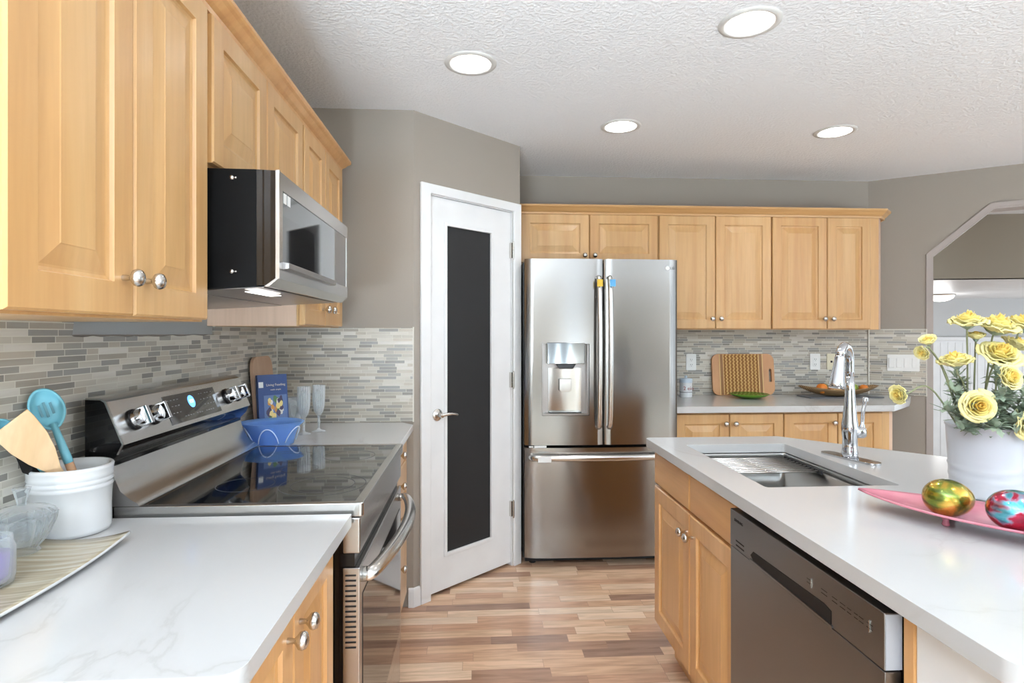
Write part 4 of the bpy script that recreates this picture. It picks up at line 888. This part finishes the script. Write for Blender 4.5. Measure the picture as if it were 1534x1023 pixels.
def foil(name,stops,rough=.22):
    m,tt,p=nt(name); v=coords(tt,(1,1,1)); nz=N(tt,'ShaderNodeTexNoise'); nz.inputs['Scale'].default_value=17; nz.inputs['Detail'].default_value=4; nz.inputs['Distortion'].default_value=1.2; tt.links.new(v,nz.inputs['Vector'])
    tt.links.new(ramp(tt,nz.outputs[0],stops),p.inputs['Base Color']); p.inputs['Metallic'].default_value=.85; p.inputs['Roughness'].default_value=rough; p.inputs['Coat Weight'].default_value=.6
    w=N(tt,'ShaderNodeTexVoronoi'); w.inputs['Scale'].default_value=60; tt.links.new(v,w.inputs['Vector']); b=N(tt,'ShaderNodeBump'); b.inputs['Strength'].default_value=.15; b.inputs['Distance'].default_value=.002; tt.links.new(w.outputs[0],b.inputs['Height']); tt.links.new(b.outputs[0],p.inputs['Normal']); return m
def egg(label,c,r,tall,mat,ax_):
    d=Vector(ax_).normalized(); pr=[(r*math.sin(a)*(1+.06*math.cos(a)),-tall*math.cos(a)) for a in [PI*i/20 for i in range(21)]]
    o=obj('decorative_egg',lathe(pr,c,d,40,cap=False),mat,smooth=True); tag(o,label,'ornament')
egg('gold and green foiled decorative ball resting on the pink tray',(1.058,1.243,.9785),.0415,.050,foil('gold_green_foil',[(.30,S(40,70,40)),(.42,S(120,130,40)),(.55,S(206,160,60)),(.7,S(226,190,100))]),(.9,-.3,0))
egg('crimson, silver and teal foiled decorative ball on the pink tray',(1.122,1.140,.9795),.0425,.054,foil('crimson_foil',[(.30,S(30,110,130)),(.40,S(90,170,185)),(.45,S(170,150,175)),(.50,S(176,30,62)),(.75,S(120,16,48))]),(.9,-.4,0))
t=thing('flower_vase','tapered white vase with swirled grooves holding the yellow flowers','vase',(1.362,1.475,cz))
vc=(1.362,1.475,0)
gro=lambda a,r,h:1+(.028*max(0,math.sin((h-.93)*230+1.2*math.sin(a*2)))**2 if .935<h<1.01 and r>.07 else 0)
pr=[(.070,.9142),(.076,.917)]+[(.078+.010*k/30,.92+.178*k/30) for k in range(31)]+[(.090,1.100),(.0905,1.104),(.088,1.105),(.085,1.09),(.075,.96),(.0,.95)]
obj('vase_body',lathe(pr,vc,n=72,cap=False,fn=gro),M['vase_white'],t,smooth=True)
obj('soil',lathe([(.081,1.060),(.081,1.066),(.0,1.072)],vc,n=32,cap=False),plain('moss',S(90,92,70),.9),t)
# flowers
pet=[plain('petal_pale_yellow',S(238,227,162),.55),plain('petal_yellow',S(236,216,126),.55),plain('petal_deep_yellow',S(234,198,96),.55)]
leafm=plain('sage_leaf',S(158,172,150),.6,var=.18); stm=plain('flower_stem',S(138,142,108),.6)
def bloom_bm(R_,opening,seed,cup=.5):
    r_=random.Random(seed); bm=bmesh.new()
    rings=7
    for k in range(rings):
        f=k/(rings-1); n=4+int(f*4); rad=R_*(.12+.88*f); hgt=R_*(.62-.30*f*opening); 
        for i in range(n):
            a0=2*PI*i/n+k*.7+r_.uniform(-.15,.15); wd=2*PI/n*.72; rr=rad*r_.uniform(.93,1.07); hh=hgt*r_.uniform(.9,1.1); wob=r_.uniform(0,6)
            V=[]
            for u in range(6):
                for v in range(5):
                    uu=u/5*2-1; vv=v/4
                    a=a0+wd*uu*(.35+.65*math.sin(min(1,vv*1.25)*PI/2)); 
                    prof=rr*(vv**.55)*(1-.16*max(0,vv-.6)*(1-opening))
                    z=-R_*.35*(1-vv)**1.5*1.0+hh*(vv**1.4)-hh*.42*uu*uu*vv+.05*R_*math.sin(5*uu+wob)*vv-f*opening*R_*.35*vv**3
                    V.append(bm.verts.new((prof*math.cos(a),prof*math.sin(a),z)))
            for u in range(5):
                for v in range(4):
                    fc_=bm.faces.new((V[u*5+v],V[(u+1)*5+v],V[(u+1)*5+v+1],V[u*5+v+1])); fc_.material_index=0 if f>.6 else (1 if f>.3 else 2)
    return bm
def flower(label,px,R_,d,root,sag=.0,opening=.6,seed=1):
    c=Vector(px); d=Vector(d).normalized(); root=Vector(root)
    t=thing('yellow_ranunculus',label,'flower',root,group='yellow flowers in the white vase')
    bm=bloom_bm(R_,opening,seed); a,b,_=basis(d); m=Matrix((a,b,d)).transposed().to_4x4(); m.translation=c; bmesh.ops.transform(bm,matrix=m,verts=bm.verts[:])
    bmesh_o=bm; off=OFF[t.name]; bmesh.ops.translate(bm,verts=bm.verts[:],vec=-off); me=bpy.data.meshes.new('bloom'); bm.to_mesh(me); bm.free()
    for p in me.polygons: p.use_smooth=True
    for m_ in pet: me.materials.append(m_)
    o=link('bloom',me,t); s=o.modifiers.new('s','SOLIDIFY'); s.thickness=.0008; OFF[o.name]=off
    bs=c-d*R_*.36; mid=root.lerp(bs,.55)+Vector((0,0,.03+sag))
    pts=spline([root,mid,bs-d*.02,bs],6)
    obj('stem',tube(pts,.0022,7),stm,t,smooth=True)
    obj('calyx',lathe([(.003,-.006),(R_*.30,.002),(R_*.42,.010),(R_*.2,.012)],bs,d,10,fn=lambda a,r,h:1+.3*math.cos(5*a)),leafm,t,smooth=True)
    return t
def u3(px,py,y):
    return P3(px,py,y)
zt=1.075
V_=lambda a,r:(vc[0]+r*math.cos(a),vc[1]+r*math.sin(a),zt)
fl=[('yellow flower at top left, facing up on a straight stem',(1.280,1.44,1.380),.044,(-.1,-.2,1),V_(2.6,.04),0,.9),
('widest yellow flower at the top of the bouquet',(1.352,1.43,1.367),.053,(.1,-.35,1),V_(1.5,.02),0,.9),
('yellow flower at the top right edge, half out of frame',(1.440,1.45,1.372),.049,(.15,-.3,1),V_(.5,.04),0,.9),
('small yellow bud drooping at the upper left, lower of two',(1.158,1.44,1.300),.020,(-.7,-.3,-.3),V_(2.9,.05),.02,.2),
('small yellow bud at the upper left, higher of two',(1.188,1.46,1.327),.021,(-.3,-.2,.5),V_(2.7,.045),.0,.2),
('yellow flower seen side-on left of the bouquet',(1.238,1.43,1.276),.042,(-.25,-.1,1),V_(2.9,.03),0,.7),
('lone pale yellow flower reaching far left over the counter',(1.094,1.44,1.190),.027,(-1,-.25,-.1),V_(3.1,.06),.035,.5),
('open yellow flower at lower left, facing the camera',(1.262,1.39,1.165),.043,(-.35,-1,.15),V_(3.6,.05),0,.8),
('full yellow flower at lower right hanging over the vase rim',(1.370,1.355,1.125),.044,(.0,-1,-.25),V_(4.6,.06),.02,.8),
('large yellow flower in the middle of the bouquet',(1.340,1.41,1.295),.052,(-.1,-.6,.8),V_(2.2,.02),0,.85),
('medium yellow flower at the centre, below the large one',(1.325,1.37,1.240),.034,(.1,-.9,.25),V_(3.9,.03),0,.5),
('yellow flower half hidden below the right edge cluster',(1.440,1.47,1.318),.036,(.4,-.3,.8),V_(.2,.04),0,.7),
('small yellow bud tucked beneath the top flowers',(1.312,1.45,1.340),.022,(-.1,-.2,.9),V_(2.0,.03),0,.4)]
for i,(lab,c,r,d_,root,sag,op) in enumerate(fl): flower(lab,c,r,d_,root,sag,op,i+1)
def sprig(label,root,tip,n,seed,lw_=.011):
    r_=random.Random(seed); root=Vector(root); tip=Vector(tip)
    t=thing('foliage_sprig',label,'foliage',root,group='grey-green foliage sprigs in the vase')
    pts=spline([root,root.lerp(tip,.5)+Vector((0,0,.02)),tip],8); obj('stem',tube(pts,.0014,5),stm,t)
    bm=bmesh.new()
    for i in range(n):
        q=pts[int((.18+.82*i/n)*(len(pts)-1))]; d=Vector((r_.uniform(-1,1),r_.uniform(-1,.7),r_.uniform(-.3,.8))).normalized(); a,b,_=basis(d)
        L=lw_*r_.uniform(1.6,2.8); w=lw_*r_.uniform(.5,.85); cr=r_.uniform(-.4,.4)
        P_=[(0,0),(.2,.55),(.42,.8),(.5,.55),(.72,.95),(.8,.5),(1,.12)]
        ctr=[bm.verts.new(q+d*L*s+b*L*cr*s*s) for s,_ in P_]; lf=[bm.verts.new(q+d*L*s+a*w*k_+b*(L*cr*s*s+w*.3*k_)) for s,k_ in P_]; rt=[bm.verts.new(q+d*L*s-a*w*k_+b*(L*cr*s*s+w*.3*k_)) for s,k_ in P_]
        for j in range(6):
            for A_,B_ in ((ctr,lf),(rt,ctr)):
                try: bm.faces.new((A_[j],A_[j+1],B_[j+1],B_[j]))
                except ValueError: pass
    o=obj('leaves',bm,leafm,t,smooth=True)
spr=[((1.225,1.40,1.10),'lower left sprig drooping over the vase rim'),((1.255,1.46,1.20),'left sprig beside the side-on flower'),((1.285,1.36,1.112),'front left sprig below the open flower'),((1.315,1.38,1.20),'sprig between the open and medium flowers'),((1.36,1.40,1.21),'central upright sprig'),((1.40,1.37,1.18),'sprig above the lower right flower'),((1.43,1.42,1.22),'right sprig near the photo edge'),((1.335,1.35,1.13),'front sprig above the rim centre'),((1.30,1.50,1.24),'rear upright sprig'),((1.38,1.47,1.26),'tall rear sprig under the large flowers'),((1.21,1.44,1.15),'far left thin sprig'),((1.44,1.36,1.13),'lower right sprig over the rim')]
for i,(tp,lab) in enumerate(spr):
    a=math.atan2(tp[1]-vc[1],tp[0]-vc[0]); sprig('grey-green leafy '+lab,(vc[0]+.045*math.cos(a),vc[1]+.045*math.sin(a),1.07),tp,58,i+40,.0135)
for i,(tp,lab) in enumerate((((1.19,1.46,1.165),'long thin grass blade pointing left, upper one'),((1.195,1.42,1.125),'long thin grass blade pointing left, lower one'))):
    r0=Vector((1.30,1.46,1.075)); t=thing('grass_blade',lab,'foliage',r0); obj('blade',tube(spline([r0,r0.lerp(Vector(tp),.5)+Vector((0,0,.02)),Vector(tp)],6),[.003]*11+[.003,.0006],5,flat=.3),leafm,t)
